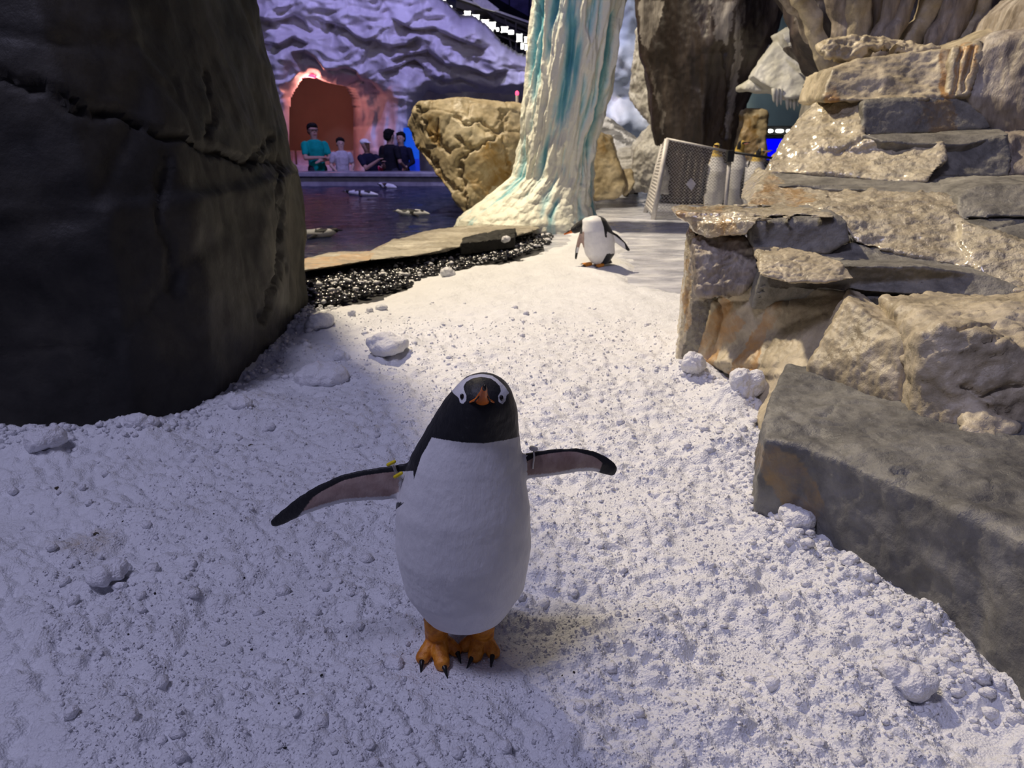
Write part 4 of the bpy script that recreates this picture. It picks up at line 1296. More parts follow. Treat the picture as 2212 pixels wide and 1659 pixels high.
LAMPS = [(887, 4, 20, 14), (908, 8, 20, 16), (927, 10, 7, 36), (949, 20, 8, 36), (957, 2, 16, 12), (974, 26, 8, 32), (994, 41, 20, 18), (1010, 31, 15, 14), (1028, 40, 18, 17), (1048, 50, 18, 16), (1063, 55, 18, 16), (985, 56, 36, 10), (1040, 66, 18, 15), (1058, 70, 18, 14),
         (1024, 66, 12, 6), (1090, 64, 17, 13), (1104, 70, 15, 11), (1122, 82, 14, 18), (1139, 86, 15, 14), (1128, 100, 8, 16), (1143, 102, 22, 14), (1160, 85, 12, 18), (1162, 112, 14, 26), (1075, 64, 7, 10)]
for k, (px, py, w, h) in enumerate(LAMPS):
    w, h = w * .74, h * .74
    s = (px - 860) / 325.0
    yy = 19.1 + 1.2 * s
    c = D(px, py, yy)
    sm = (yy * 0.93) / FPX
    t = thing('stage_lamp', c, 'bright white rectangular lamp in the rig above the ice cave' if w > h else 'bright white upright tube lamp in the rig above the ice cave', 'lamp', 'lamps of the rig above the ice cave')
    bm = bmesh.new(); box_bm(bm, c[0] - w * sm / 2, c[0] + w * sm / 2, yy - .05, yy, c[2] - h * sm / 2, c[2] + h * sm / 2); bm_obj('lens', bm, M_lamp, t, bevel=.03 if min(w, h) > 9 else .015)
    bm = bmesh.new(); box_bm(bm, c[0] - w * sm / 2 - .02, c[0] + w * sm / 2 + .02, yy - .01, yy + .18, c[2] - h * sm / 2 - .02, c[2] + h * sm / 2 + .02); bm_obj('housing', bm, M_house, t, bevel=.01)

# ---- pale ice wall right of the pillar
def wall_relief(P):
    q = np.stack([P[:, 0] / 70.0, P[:, 1] / 80.0, np.zeros(len(P))], 1)
    a, b2, _ = worley(q * 1.1 + 0.3 * fbm(q, 2)[:, None])
    return -0.28 * fbm(q, 3) - 0.28 * a


relief_wall('ice_cliff', [(1240, -300), (1500, -300), (1500, 380), (1240, 380)], [], 15.0, wall_relief, M_icew, thick=.8, step=4, round_m=0.1, label='pale blue ice cliff between the ice pillar and the brown column', cat='ice cliff')
hl = [[D(1270, 258, 13), D(1300, 250, 12.9), D(1340, 268, 12.8), D(1385, 300, 12.6), D(1380, 345, 12.5), D(1270, 345, 12.6), *down([D(1380, 345, 12.5), D(1270, 345, 12.6), (0.6, 13.4, 0)], -.08), *shift([D(1270, 258, 13), D(1340, 268, 12.8), D(1385, 300, 12.6), D(1270, 345, 12.6)], 0, .9, 0)]]
rock('banded_boulder', hl, M_white, voxel=.02, amp=.04, freq=2, strat=.02, soot=[([(1275, 268), (1320, 275), (1385, 318), (1380, 335), (1330, 300), (1280, 285)], 8), ([(1310, 256), (1345, 262), (1385, 300), (1378, 305), (1330, 275)], 5)],
     label='snowy boulder with slanting dark bands before the ice cliff', cat='boulder')
hl = [[D(1330, 322, 11.9), D(1370, 315, 11.8), D(1410, 330, 11.7), D(1405, 400, 11.5), D(1345, 400, 11.5), D(1332, 350, 11.7), *shift([D(1330, 322, 11.9), D(1410, 330, 11.7), D(1405, 400, 11.5), D(1345, 400, 11.5)], 0, .6, 0)]]
rock('frosted_ledge_rock', hl, M_white, voxel=.016, amp=.03, freq=3, strat=.014, stains=[([(1365, 360), (1400, 360), (1400, 400), (1365, 395)], 6)], label='low frosted white ledge rock left of the wire fence', cat='rock')
hl = [[D(1375, 315, 11.3), D(1400, 285, 11.2), D(1425, 255, 11.2), D(1445, 240, 11.2), D(1450, 320, 11.0), D(1430, 330, 10.9), D(1375, 330, 11.1), *shift([D(1375, 315, 11.3), D(1445, 240, 11.2), D(1450, 320, 11.0)], 0, .35, 0), *down([D(1375, 330, 11.1), D(1450, 320, 11.0)], .1)],
      [D(1360, 210, 11.8), D(1380, 60, 11.7), D(1395, 120, 11.6), D(1425, 200, 11.4), D(1440, 300, 11.2), D(1425, 290, 11.4), *shift([D(1380, 60, 11.7), D(1440, 300, 11.2)], 0.05, .4, 0)]]
rock('frosted_edge', hl, M_white, voxel=.014, amp=.03, freq=4, rid=.02, rid_f=6, label='craggy frost-white edge', parent=COLUMN)
# ---- ice with icicles, right
hl = [[D(1625, 165, 9.4), D(1645, 150, 9.4), D(1690, 72, 9.5), D(1700, 60, 9.5), D(1770, 190, 9.0), D(1745, 205, 9.0), D(1700, 212, 9.1), D(1690, 200, 9.2), *shift([D(1625, 165, 9.4), D(1690, 72, 9.5), D(1770, 190, 9.0), D(1700, 212, 9.1)], .1, .5, 0)],
      [D(1600, 190, 9.7), D(1640, 158, 9.6), D(1695, 190, 9.5), D(1690, 200, 9.4), D(1610, 192, 9.6), *shift([D(1600, 190, 9.7), D(1640, 158, 9.6), D(1695, 190, 9.5)], .1, .5, 0)],
      [D(1690, 72, 9.3), D(1755, 40, 9.3), D(1757, 62, 9.2), D(1710, 105, 9.2), D(1695, 85, 9.2), *shift([D(1690, 72, 9.3), D(1755, 40, 9.3), D(1710, 105, 9.2)], 0, .4, 0)]]
icet = thing('icicle_canopy', D(1690, 190, 9.3), 'cream white ice canopy hung with icicles between brown column and steps', 'ice')
hl.append([D(1645, 155, 9.7), D(1690, 90, 9.6), D(1700, 150, 9.5), D(1660, 100, 10.9), D(1640, 140, 10.95), D(1680, 150, 10.9)])
rock('canopy', hl, M_cream, voxel=.016, amp=.03, freq=3, rid=.012, rid_f=4, parent=icet)
for px, py, ln, w in [(1672, 196, 26, 5), (1679, 197, 34, 5), (1687, 198, 30, 4), (1701, 210, 28, 5), (1708, 210, 24, 4), (1716, 209, 30, 5), (1724, 208, 22, 4), (1733, 205, 24, 4), (1741, 203, 18, 4), (1709, 98, 14, 5), (1720, 92, 18, 5), (1732, 86, 12, 4), (1744, 78, 14, 5), (1758, 70, 60, 4)]:
    A, B_ = D(px, py - 6, 9.15), D(px, py + ln, 9.15)
    if ln == 60: B_ = D(1772, 120, 9.1)
    bm = bmesh.new(); tube_bm(bm, [A, A + (B_ - A) * .5, A + (B_ - A) * .85, B_], [w * .006, w * .0045, w * .003, .002], 7)
    bm_obj('icicle', bm, M_cream, icet, smooth=True)
M_barn = rock_mat('leaning_wood', (0.05, 0.04, 0.035), (0.12, 0.10, 0.085), (0.22, 0.19, 0.16), scale=4, fine=20)
hl = [[D(1700, 100, 9.0), D(1722, 98, 8.9), D(1775, 165, 8.6), D(1768, 180, 8.6), *shift([D(1700, 100, 9.0), D(1775, 165, 8.6)], 0, .2, 0)]]
rock('leaning_brown_rock', hl, M_barn, voxel=.014, amp=.012, freq=5, label='brown slab rock leaning under the icicles', cat='rock')
# ---- teal wall, brown stub, blue screen
M_teal = plain_mat('teal_wall', (0.33, 0.46, 0.45), 0.7, 0.3, 1.5, 0.12)
bm = bmesh.new(); box_bm(bm, 3.6, 8.9, 13.6, 13.8, -.1, 3.6); bm_obj('wall_far_right', bm, M_teal, kind='structure')
hl = [[D(1606, 250, 10.6), D(1612, 236, 10.6), D(1655, 238, 10.5), D(1660, 260, 10.5), D(1652, 345, 10.4), D(1600, 345, 10.5), *down([D(1600, 345, 10.5), D(1652, 345, 10.4)], -.06), *shift([D(1606, 240, 10.6), D(1658, 245, 10.5), D(1650, 345, 10.4), D(1600, 345, 10.5)], 0, .4, 0), *down(shift([D(1650, 345, 10.4), D(1600, 345, 10.5)], 0, .4), -.06)]]
rock('brown_stub_rock', hl, M_tan, voxel=.016, amp=.03, freq=4, rid=.014, rid_f=5, stains=[([(1600, 250), (1640, 250), (1630, 345), (1600, 345)], 8)], label='brown stub of rock before the teal wall', cat='rock')
M_screen = plain_mat('blue_screen', (0.0, 0.0, 0.9), 0.3, emit=(0.0, 0.0, 1.0), estr=1.0)
p0, p1 = D(1652, 300, 13.0), D(1720, 345, 13.0)
t = thing('blue_screen', (p0[0], 13.0, 0), 'glowing deep blue screen before the teal wall', 'screen')
bm = bmesh.new(); box_bm(bm, p0[0], p1[0], 13.0, 13.04, p1[2], p0[2]); bm_obj('display', bm, M_screen, t)
bm = bmesh.new(); box_bm(bm, p0[0] - .02, p1[0] + .02, 13.03, 13.1, -.07, p0[2] + .03); bm_obj('housing', bm, M_house, t)
q0, q1 = D(1650, 272, 13.3), D(1735, 292, 13.3)
t = thing('lamp_bar', (q0[0], 13.3, q0[2]), 'dark bar with three white lights on the teal wall', 'light bar')
bm = bmesh.new(); box_bm(bm, q0[0], q1[0], 13.3, 13.6, q1[2], q0[2]); bm_obj('bar', bm, M_house, t)
for px, w in ((1664, 14), (1684, 19), (1704, 14)):
    c = D(px, 283, 13.25)
    blob('light', [[(c[0] - (w - 9) * .004, c[1], c[2], .032), (c[0] + (w - 9) * .004, c[1], c[2], .032)]], .012, M_lamp, t)

# ---- wire fence
M_gal = plain_mat('galvanised_steel', (0.62, 0.59, 0.55), 0.4, 0.5, 20, 0.15, metal=0.0)
M_blackm = plain_mat('black_metal', (0.03, 0.03, 0.03), 0.5)
ft = thing('wire_fence', Z(1408, 462), 'grey chain-link fence panels with posts on the ice', 'fence')


def mesh_panel(tl, tr, bl, br, nu, nv, r, parent):
    bm = bmesh.new()
    tl, tr, bl, br = [np.array(p) for p in (tl, tr, bl, br)]

    def at(u, v):
        return tl * (1 - u) * (1 - v) + tr * u * (1 - v) + bl * (1 - u) * v + br * u * v
    nrm = np.cross(tr - tl, bl - tl); nrm /= np.linalg.norm(nrm)
    for i in range(nu):
        pts = []
        for j in range(nv + 1):
            u = (i + 0.5 + (0.5 if j % 2 else -0.5) * 1.02) / nu
            pts.append(at(u, j / nv) + nrm * (0.004 if (i + j) % 2 else -0.004))
        tube_bm(bm, pts, r, 4)
    o = bm_obj('wire_mesh', bm, M_gal, parent)
    o['kind'] = 'stuff'


def bar(parent, a, b2, r, mat=None, name='post', n=10):
    bm = bmesh.new(); tube_bm(bm, [a, b2], r, n); return bm_obj(name, bm, mat or M_gal, parent, smooth=True)


yf = 9.15
A0, A1 = D(1441, 300, yf), Z(1411, 468, -.05)
A1 = D(1411, 466, yf)
B0, B1 = D(1577, 328, yf - .05), D(1566, 462, yf - .05)
C0_, C1_ = D(1690, 345, yf - .1), D(1680, 470, yf - .1)
S0, S1 = D(1432, 312, yf + .75), D(1394, 446, yf + .75)
for a, b2, r in ((A0, A1, .03), (B0, B1, .025), (C0_, C1_, .025), (S0, S1, .03)):
    bar(ft, a, np.array([b2[0], b2[1], -.07]), r)
bar(ft, A0, B0, .014, name='top_rail'); bar(ft, B0, C0_, .016, M_blackm, name='top_rail'); bar(ft, A0, S0, .014, name='top_rail')
mesh_panel(A0, B0, A1, B1, 20, 42, .006, ft)
mesh_panel(B0, C0_, B1, C1_, 15, 38, .0045, ft)
mesh_panel(S0, A0, S1, A1, 16, 42, .006, ft)
bm = bmesh.new(); q = D(1577, 338, yf - .1); box_bm(bm, q[0] - .04, q[0] + .04, q[1] - .04, q[1] + .05, q[2] - .06, q[2] + .07); bm_obj('clamp', bm, M_blackm, ft, bevel=.008)
q = [D(1482, 398, yf - .03), D(1493, 385, yf - .03), D(1504, 397, yf - .03), D(1494, 412, yf - .03)]
bm = bmesh.new(); hull_into(bm, [*q, *shift(q, 0, .012, 0)]); bm_obj('sign_plate', bm, M_post, ft)
# ================================================================== penguins
def plumage_mat(name, gold=False):
    m, nt, b = mat_base(name)
    v = coords(nt)
    fz = noise_n(nt, v, 260, 3, 0.6)
    jit = math_n(nt, 'MULTIPLY', math_n(nt, 'SUBTRACT', fz, 0.5), 0.9)

    def thr(attr):
        x = math_n(nt, 'ADD', attr_n(nt, attr), jit)
        return math_n(nt, 'ADD', math_n(nt, 'MULTIPLY', x, 2.2), 0.5, True)
    n1 = noise_n(nt, v, 30, 4)
    white = ramp(nt, n1, [(0.3, (0.72, 0.72, 0.74)), (0.7, (0.82, 0.82, 0.83))])
    black = ramp(nt, noise_n(nt, v, 45, 5, 0.7), [(0.3, (0.006, 0.007, 0.010)), (0.62, (0.014, 0.014, 0.017)), (0.8, (0.05, 0.05, 0.055))])
    pink = ramp(nt, n1, [(0.35, (0.33, 0.22, 0.19)), (0.65, (0.48, 0.36, 0.32))])
    c = mix_n(nt, thr('pink'), white, pink)
    if gold:
        c = mix_n(nt, 0.25, c, (0.62, 0.56, 0.36), 'MULTIPLY')
        c = mix_n(nt, thr('gold'), c, (0.72, 0.50, 0.10))
    c = mix_n(nt, thr('black'), c, black)
    c = mix_n(nt, thr('patch'), c, (0.78, 0.78, 0.80))
    lk(nt, c, b.inputs['Base Color'])
    b.inputs['Roughness'].default_value = 0.5
    b.inputs['Specular IOR Level'].default_value = 0.35
    b.inputs['Sheen Weight'].default_value = 0.15
    b.inputs['Sheen Roughness'].default_value = 0.5
    h = math_n(nt, 'ADD', noise_n(nt, coords(nt, (1, 1, 0.45)), 140, 3, 0.6), math_n(nt, 'MULTIPLY', noise_n(nt, v, 40, 3), 0.6))
    bump_n(nt, b, h, 0.35, 0.004)
    return m


M_plum = plumage_mat('plumage')
M_king = plumage_mat('king_plumage', True)
M_orangebeak = plain_mat('orange_beak', (0.80, 0.20, 0.025), 0.35, 0.5, 40, 0.15)
M_tip = plain_mat('dark_beak_tip', (0.02, 0.017, 0.016), 0.35)
M_eye = plain_mat('eye', (0.012, 0.010, 0.012), 0.08, 0.6)
M_claw = plain_mat('claw', (0.012, 0.011, 0.011), 0.35)
M_yellow = plain_mat('yellow_tag', (0.80, 0.62, 0.02), 0.4)
M_bandw = plain_mat('clear_band', (0.62, 0.60, 0.58), 0.3)
m, nt, b = mat_base('orange_foot')
v = coords(nt)
lk(nt, ramp(nt, noise_n(nt, v, 60, 5, 0.6), [(0.3, (0.42, 0.12, 0.01)), (0.55, (0.70, 0.26, 0.02)), (0.75, (0.80, 0.36, 0.07))]), b.inputs['Base Color'])
b.inputs['Roughness'].default_value = 0.5
bump_n(nt, b, noise_n(nt, v, 180, 4, 0.6), 0.5, 0.003)
M_foot = m


def sd_poly(P, poly):
    d = poly_dist(P, list(poly) + [poly[0]])
    return np.where(in_poly(P, poly), d, -d)


def smooth_union(chains, voxel, it=6):
    bm = bmesh.new()
    for c in chains:
        chain_into(bm, c, ICO3)
    return remesh(bm, voxel, it, 0.5)


def on_surface(V, px, py):
    pp = project(V)
    d = np.hypot(pp[:, 0] - px, pp[:, 1] - py)
    near = d < max(3.0, d.min() + 1.5)
    i = np.where(near)[0]
    return V[i[np.argmin(V[i, 1] - 0.3 * V[i, 2])]]


# ------------------------------------------------ the penguin in front
CR = lambda pts: [(900 + x / 8.508, 790 + y / 8.508) for x, y in pts]
PB = (-0.098, 1.30, 0.0)
GP = thing('gentoo_penguin', PB, 'white-bellied penguin with spread flippers and raised face standing on the shaded snow', 'penguin')
body = [(-.099, 1.312, .122, .092, .082, .040), (-.098, 1.308, .19, .126, .108, .070), (-.098, 1.302, .275, .137, .115, .09), (-.097, 1.30, .36, .133, .106, .08), (-.090, 1.305, .45, .112, .090, .065),
        (-.076, 1.308, .515, .090, .076, .05), (-.062, 1.300, .565, .073, .070, .05), (-.054, 1.288, .592, .057, .060, .051)]
tail = [(-.098, 1.36, .15, .05, .05, .04), (-.098, 1.43, .09, .03, .03, .015), (-.098, 1.47, .06, .02, .02, .008)]


def flipper(topo, boto, ys, thick=.0075):
    n = []
    for (tx, ty), (bx, by), y in zip(topo, boto, ys):
        a, b2 = D(tx, ty, y), D(bx, by, y)
        c = (a + b2) / 2
        n.append((*c, .012, thick, max(.010, abs(a[2] - b2[2]) / 2)))
    return n


tl_t = [(915, 992), (875, 999), (840, 1005), (790, 1012), (740, 1024), (695, 1044), (650, 1071), (615, 1100), (594, 1122)]
tl_b = [(915, 1050), (875, 1066), (840, 1081), (790, 1083), (740, 1087), (695, 1099), (650, 1115), (615, 1131), (594, 1137)]
fl_left = flipper(tl_t, tl_b, [1.315, 1.315, 1.315, 1.318, 1.32, 1.322, 1.325, 1.33, 1.332])
tr_t = [(1110, 985), (1140, 976), (1170, 971), (1205, 967), (1245, 966), (1280, 972), (1305, 983), (1322, 998)]
tr_b = [(1110, 1035), (1140, 1036), (1170, 1033), (1205, 1029), (1245, 1021), (1280, 1019), (1305, 1026), (1322, 1029)]
fl_right = flipper(tr_t, tr_b, [1.315, 1.32, 1.325, 1.335, 1.345, 1.355, 1.36, 1.365])
V, N, F = smooth_union([body, tail, fl_left, fl_right], 0.0034, 22)
V = V + N * (0.0006 * fbm(V * 60, 2))[:, None]
pp = project(V)
front = N[:, 1] < 0.25
nk = np.interp(pp[:, 0], [880, 930, 960, 1000, 1045, 1090, 1122, 1160], [935, 944, 950, 956, 958, 951, 943, 935])
neck = (nk - pp[:, 1]) / 4.0
yb = 1.318 + 0.14 * (V[:, 0] + 0.095)
back = (V[:, 1] - yb) / 0.006
isflip = ((V[:, 0] < -0.24) | (V[:, 0] > 0.045) | ((pp[:, 0] < 893) & (pp[:, 1] < 1085)) | ((pp[:, 0] > 1138) & (pp[:, 1] < 1040))) & (V[:, 2] > 0.30)
lead_l = np.interp(pp[:, 0], [x for x, y in tl_t[::-1]], [y for x, y in tl_t[::-1]])
lead_r = np.interp(pp[:, 0], [x for x, y in tr_t], [y for x, y in tr_t])
isl = pp[:, 0] < 1000
lead = np.where(isl, lead_l, lead_r)
wid = np.where(isl, np.interp(pp[:, 0], [600, 650, 750, 840, 900], [30, 20, 14, 15, 22]), np.interp(pp[:, 0], [1135, 1160, 1230, 1290, 1330], [22, 12, 9, 14, 30]))
fb = (lead + wid - pp[:, 1]) / 3.5
tip = np.where(isl, (668 - pp[:, 0] - 0.75 * (pp[:, 1] - 1085)) / 8, (pp[:, 0] - 1302 + 0.4 * (pp[:, 1] - 1000)) / 6)
shoulder = np.where(isl, (pp[:, 0] - 885) / 4, (1143 - pp[:, 0]) / 4)
fblack = np.maximum(np.maximum(fb, tip), np.where(N[:, 1] > 0.15, 3, -3))
blk = np.where(isflip, fblack, np.maximum(neck, back))
# black plumage stripe down the body's left edge below the neck
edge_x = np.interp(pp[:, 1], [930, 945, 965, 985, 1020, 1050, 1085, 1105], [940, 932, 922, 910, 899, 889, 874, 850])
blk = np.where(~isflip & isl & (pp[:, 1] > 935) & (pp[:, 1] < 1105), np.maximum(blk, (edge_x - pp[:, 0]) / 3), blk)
trail_l = np.interp(pp[:, 0], [x for x, y in tl_b[::-1]], [y for x, y in tl_b[::-1]])
trail_r = np.interp(pp[:, 0], [x for x, y in tr_b], [y for x, y in tr_b])
trail = np.where(isl, trail_l, trail_r)
pinkv = np.where(isflip, np.minimum((trail - 9 - pp[:, 1]) / 7, np.where(isl, (862 - pp[:, 0]) / 10, 9)), -9)
patch = np.full(len(V), -9.0)
PATCHES = [CR([(660, 470), (690, 400), (760, 320), (880, 255), (925, 262), (880, 320), (850, 385), (868, 470), (905, 560), (898, 640), (850, 690), (805, 670), (785, 590), (740, 545), (700, 515)]),
           CR([(1470, 250), (1600, 370), (1690, 500), (1640, 540), (1625, 640), (1575, 695), (1515, 655), (1510, 560), (1560, 470), (1540, 370), (1450, 275)]),
           CR([(870, 262), (1000, 190), (1190, 160), (1380, 190), (1490, 262), (1455, 285), (1370, 225), (1190, 190), (1010, 225), (915, 285)])]
for pl in PATCHES:
    patch = np.maximum(patch, (sd_poly(pp, pl) + 1.3) / 2.2)
patch = np.where((V[:, 2] > 0.56) & (N[:, 1] < 0.35), patch, -9)
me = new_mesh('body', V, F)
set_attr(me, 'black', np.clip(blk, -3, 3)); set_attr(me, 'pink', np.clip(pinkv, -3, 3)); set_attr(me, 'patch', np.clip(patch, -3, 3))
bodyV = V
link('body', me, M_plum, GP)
for px, py in ((998, 857), (1083, 860)):
    s = on_surface(bodyV, px, py)
    s = D(px, py, s[1])
    blob('eye', [[(s[0], s[1] + .001, s[2], .0042, .0042, .0060)]], .001, M_eye, GP, smooth_it=1)
# beak
bt_ = np.array([-.0465, 1.188, .655])
bb_ = np.array([-.0535, 1.236, .607])
bk = thing_b = bpy.data.objects.new('beak', None)


def beak_blob(name, nodes, mat, parent, vox=.0014):
    return blob(name, [nodes], vox, mat, parent, smooth_it=2)


mid = bb_ * .45 + bt_ * .55
bobj = beak_blob('beak', [(*(bb_ + np.array([0, .010, -.002])), .0165, .012, .0105), (*(bb_ * .7 + bt_ * .3 + np.array([0, 0, .002])), .0105, .010, .0095), (*mid, .0076, .009, .008), (*(bb_ * .15 + bt_ * .85), .0055, .006, .006)], M_orangebeak, GP)
beak_blob('beak_tip', [(*(bb_ * .28 + bt_ * .72), .0062, .007, .0068), (*bt_, .0032, .004, .0036), (*(bt_ + np.array([.001, -.002, -.004])), .002, .002, .002)], M_tip, bobj, .001)
for s in (-1, 1):
    g0, g1 = D(1041 + s * 26, 869, 1.236), D(1041 + s * 10, 863, 1.224)
    blob('gape_skin', [[(*g0, .0016, .002, .0016), (*(g0 * .5 + g1 * .5 + np.array([0, -.001, .001])), .0022, .003, .0024), (*g1, .004, .004, .004)]], .001, M_orangebeak, bobj, smooth_it=1)
    a, b2 = bb_ + np.array([s * .015, .002, -.003]), bb_ * .5 + bt_ * .5 + np.array([s * .006, -.004, .000])
    bm = bmesh.new(); tube_bm(bm, [a, a * .5 + b2 * .5 + np.array([s * .002, -.003, 0]), b2], [.0016, .0014, .001], 6); bm_obj('gape_line', bm, M_tip, bobj, smooth=True)
# feet
def gz(px, py, z):
    return Z(px, py, z)


def foot(ank, heel, toes, claws):
    A = D(*ank, 1.298)
    H_ = gz(*heel, .030)
    ch = [[(*(A + np.array([0, .008, .03])), .026, .024, .022), (*A, .023, .022, .022), (*H_, .026, .022, .018)]]
    tips = []
    for (tx, ty, r) in toes:
        T = gz(tx, ty, .014)
        mid_ = (H_ * .5 + T * .5) + np.array([0, 0, .004])
        ch.append([(*H_, .018), (*mid_, r * 1.05), (*T, r)])
        tips.append(T)
    ch.append([(*(H_ * .55 + tips[0] * .45 - np.array([0, 0, .004])), .010, .008, .006), (*(H_ * .45 + tips[1] * .55 - np.array([0, 0, .005])), .011, .008, .006), (*(H_ * .55 + tips[2] * .45 - np.array([0, 0, .004])), .010, .008, .006)])
    f = blob('foot', ch, .0024, M_foot, GP, smooth_it=3, noise_a=.0009, noise_f=140)
    for T, (cx2, cy2) in zip(tips, claws):
        C = gz(cx2, cy2, .002)
        mm = T * .55 + C * .45 + np.array([0, 0, .006])
        bm = bmesh.new(); tube_bm(bm, [T + (T - C) * .1, mm, C], [.0075, .0055, .0008], 8); bm_obj('claw', bm, M_claw, f, smooth=True)


foot((940, 1352), (944, 1378), [(913, 1420, .0155), (955, 1432, .0170), (984, 1404, .0145)], [(909, 1456), (967, 1466), (996, 1434)])
foot((1046, 1350), (1042, 1374), [(1004, 1395, .0145), (1027, 1414, .0170), (1066, 1409, .0155)], [(996, 1412), (1008, 1444), (1060, 1444)])
# flipper band and yellow tags
a = D(848, 1000, 1.300); b2 = D(859, 1030, 1.296); c2 = D(880, 1052, 1.30)
bd = bpy.data.objects
bm = bmesh.new(); tube_bm(bm, [a + np.array([0, .012, .004]), a, b2, D(872, 1040, 1.298), D(886, 1044, 1.305)], .0032, 6)
band = bm_obj('flipper_band', bm, M_bandw, GP, smooth=True)
for (p, q) in (((838, 1004), (852, 997)), ((853, 1030), (867, 1022))):
    A, B_ = D(*p, 1.292), D(*q, 1.292)
    blob('tag', [[(*A, .0036), (*B_, .0036)]], .0012, M_yellow, band, smooth_it=1)
a = D(1152, 968, 1.312)
blob('band_tag', [[(a[0] - .003, a[1], a[2], .0055), (a[0] + .004, a[1], a[2] - .002, .0055)]], .0015, M_bandw, GP, smooth_it=1)
bm = bmesh.new(); tube_bm(bm, [a + np.array([0, 0, -.002]), D(1154, 985, 1.308), D(1151, 1012, 1.312)], .002, 6); bm_obj('flipper_band', bm, M_bandw, GP, smooth=True)

# ------------------------------------------------ the penguin preening farther back
y2 = 5.86
P2 = thing('gentoo_penguin', Z(1292, 573), 'penguin bending its head down to one side on the bright snow', 'penguin')
k2 = 5.7 / FPX


def e(px, py, wx, wy, wz, y=y2):
    c = D(px, py, y)
    return (*c, wx * k2, wy * k2, wz * k2)


ch = [[e(1296, 562, 22, 20, 10), e(1296, 545, 33, 30, 18), e(1292, 522, 36, 32, 20), e(1288, 500, 35, 30, 20), e(1286, 482, 26, 24, 16)],
      [e(1284, 482, 24, 22, 15), e(1268, 484, 18, 17, 14, 5.9), e(1252, 490, 12, 12, 11, 5.92), e(1242, 496, 10, 10, 8.5, 5.92)],
      [e(1312, 566, 10, 14, 8, 5.98), e(1318, 574, 8, 16, 4, 6.08)],
      [e(1258, 502, 5, 7, 7), e(1251, 520, 4, 6, 10), e(1246, 542, 3.5, 5, 9), e(1244, 557, 2.5, 3, 4)],
      [e(1312, 503, 6, 6, 8), e(1330, 514, 8, 3.5, 9), e(1346, 528, 7, 3, 7), e(1358, 540, 3, 2.5, 3)]]
V, N, F = smooth_union(ch, 0.006, 3)
pp = project(V)
belly = [(1250, 488), (1256, 476), (1270, 466), (1284, 463), (1297, 470), (1304, 490), (1307, 512), (1311, 514), (1314, 528), (1311, 548), (1301, 566), (1288, 577), (1268, 574), (1262, 548), (1258, 520), (1252, 503)]
w_ = sd_poly(pp, belly) / 1.2
lf = (pp[:, 0] < 1262) & (pp[:, 1] > 500)
rf = pp[:, 0] > 1311
head = (pp[:, 0] < 1258) & (pp[:, 1] <= 505)
blk = np.where(N[:, 1] < 0.3, -w_, 3.0)
blk = np.where(lf, np.maximum((1249 - (pp[:, 1] - 505) * .12 - pp[:, 0]) / 1.5, (pp[:, 1] - 546) / 2), blk)
redge = np.interp(pp[:, 0], [1311, 1330, 1346, 1362], [500, 510, 523, 538])
rfb = np.maximum((redge - pp[:, 1]) / 1.2, (pp[:, 0] - 1350 - (pp[:, 1] - 530) * .2) / 1.5)
blk = np.where(rf & (pp[:, 1] < 548) & (pp[:, 1] > redge - 4), rfb, blk)
blk = np.where(head, 3.0, blk)
pk = np.where(lf & (pp[:, 1] < 535), 2.0, np.where(rf & (pp[:, 1] < 548), -3, -3))
me = new_mesh('body', V, F)
set_attr(me, 'black', np.clip(blk, -3, 3)); set_attr(me, 'pink', np.clip(pk, -3, 3)); set_attr(me, 'patch', np.full(len(V), -3.0))
link('body', me, M_plum, P2)
a, b2 = D(1238, 498, 5.92), D(1219, 506, 5.92)
bo = blob('beak', [[(*a, .022, .02, .020), (*(a * .5 + b2 * .5), .014, .012, .011), (*b2, .006)]], .004, M_orangebeak, P2, smooth_it=1)
bm = bmesh.new(); tube_bm(bm, [a + np.array([0, -.012, .019]), a * .5 + b2 * .5 + np.array([0, -.008, .011]), b2], .0045, 6); bm_obj('beak_ridge', bm, M_tip, bo, smooth=True)
s = D(1246, 492, 5.86); blob('eye', [[(*s, .008)]], .003, M_eye, P2, smooth_it=1)
for fx, fy in ((1274, 570), (1300, 572)):
    A = Z(fx, fy, .018); Tt = [Z(fx - 12, fy + 3, .008), Z(fx - 15, fy, .008), Z(fx - 9, fy + 5, .008)]
    f = blob('foot', [[(*A, .022, .024, .016), (*t_, .008)] for t_ in Tt], .006, M_foot, P2, smooth_it=2)
    for t_ in Tt:
        bm = bmesh.new(); tube_bm(bm, [t_, t_ + np.array([-.025, -.01, -.004])], [.007, .001], 6); bm_obj('claw', bm, M_claw, f)

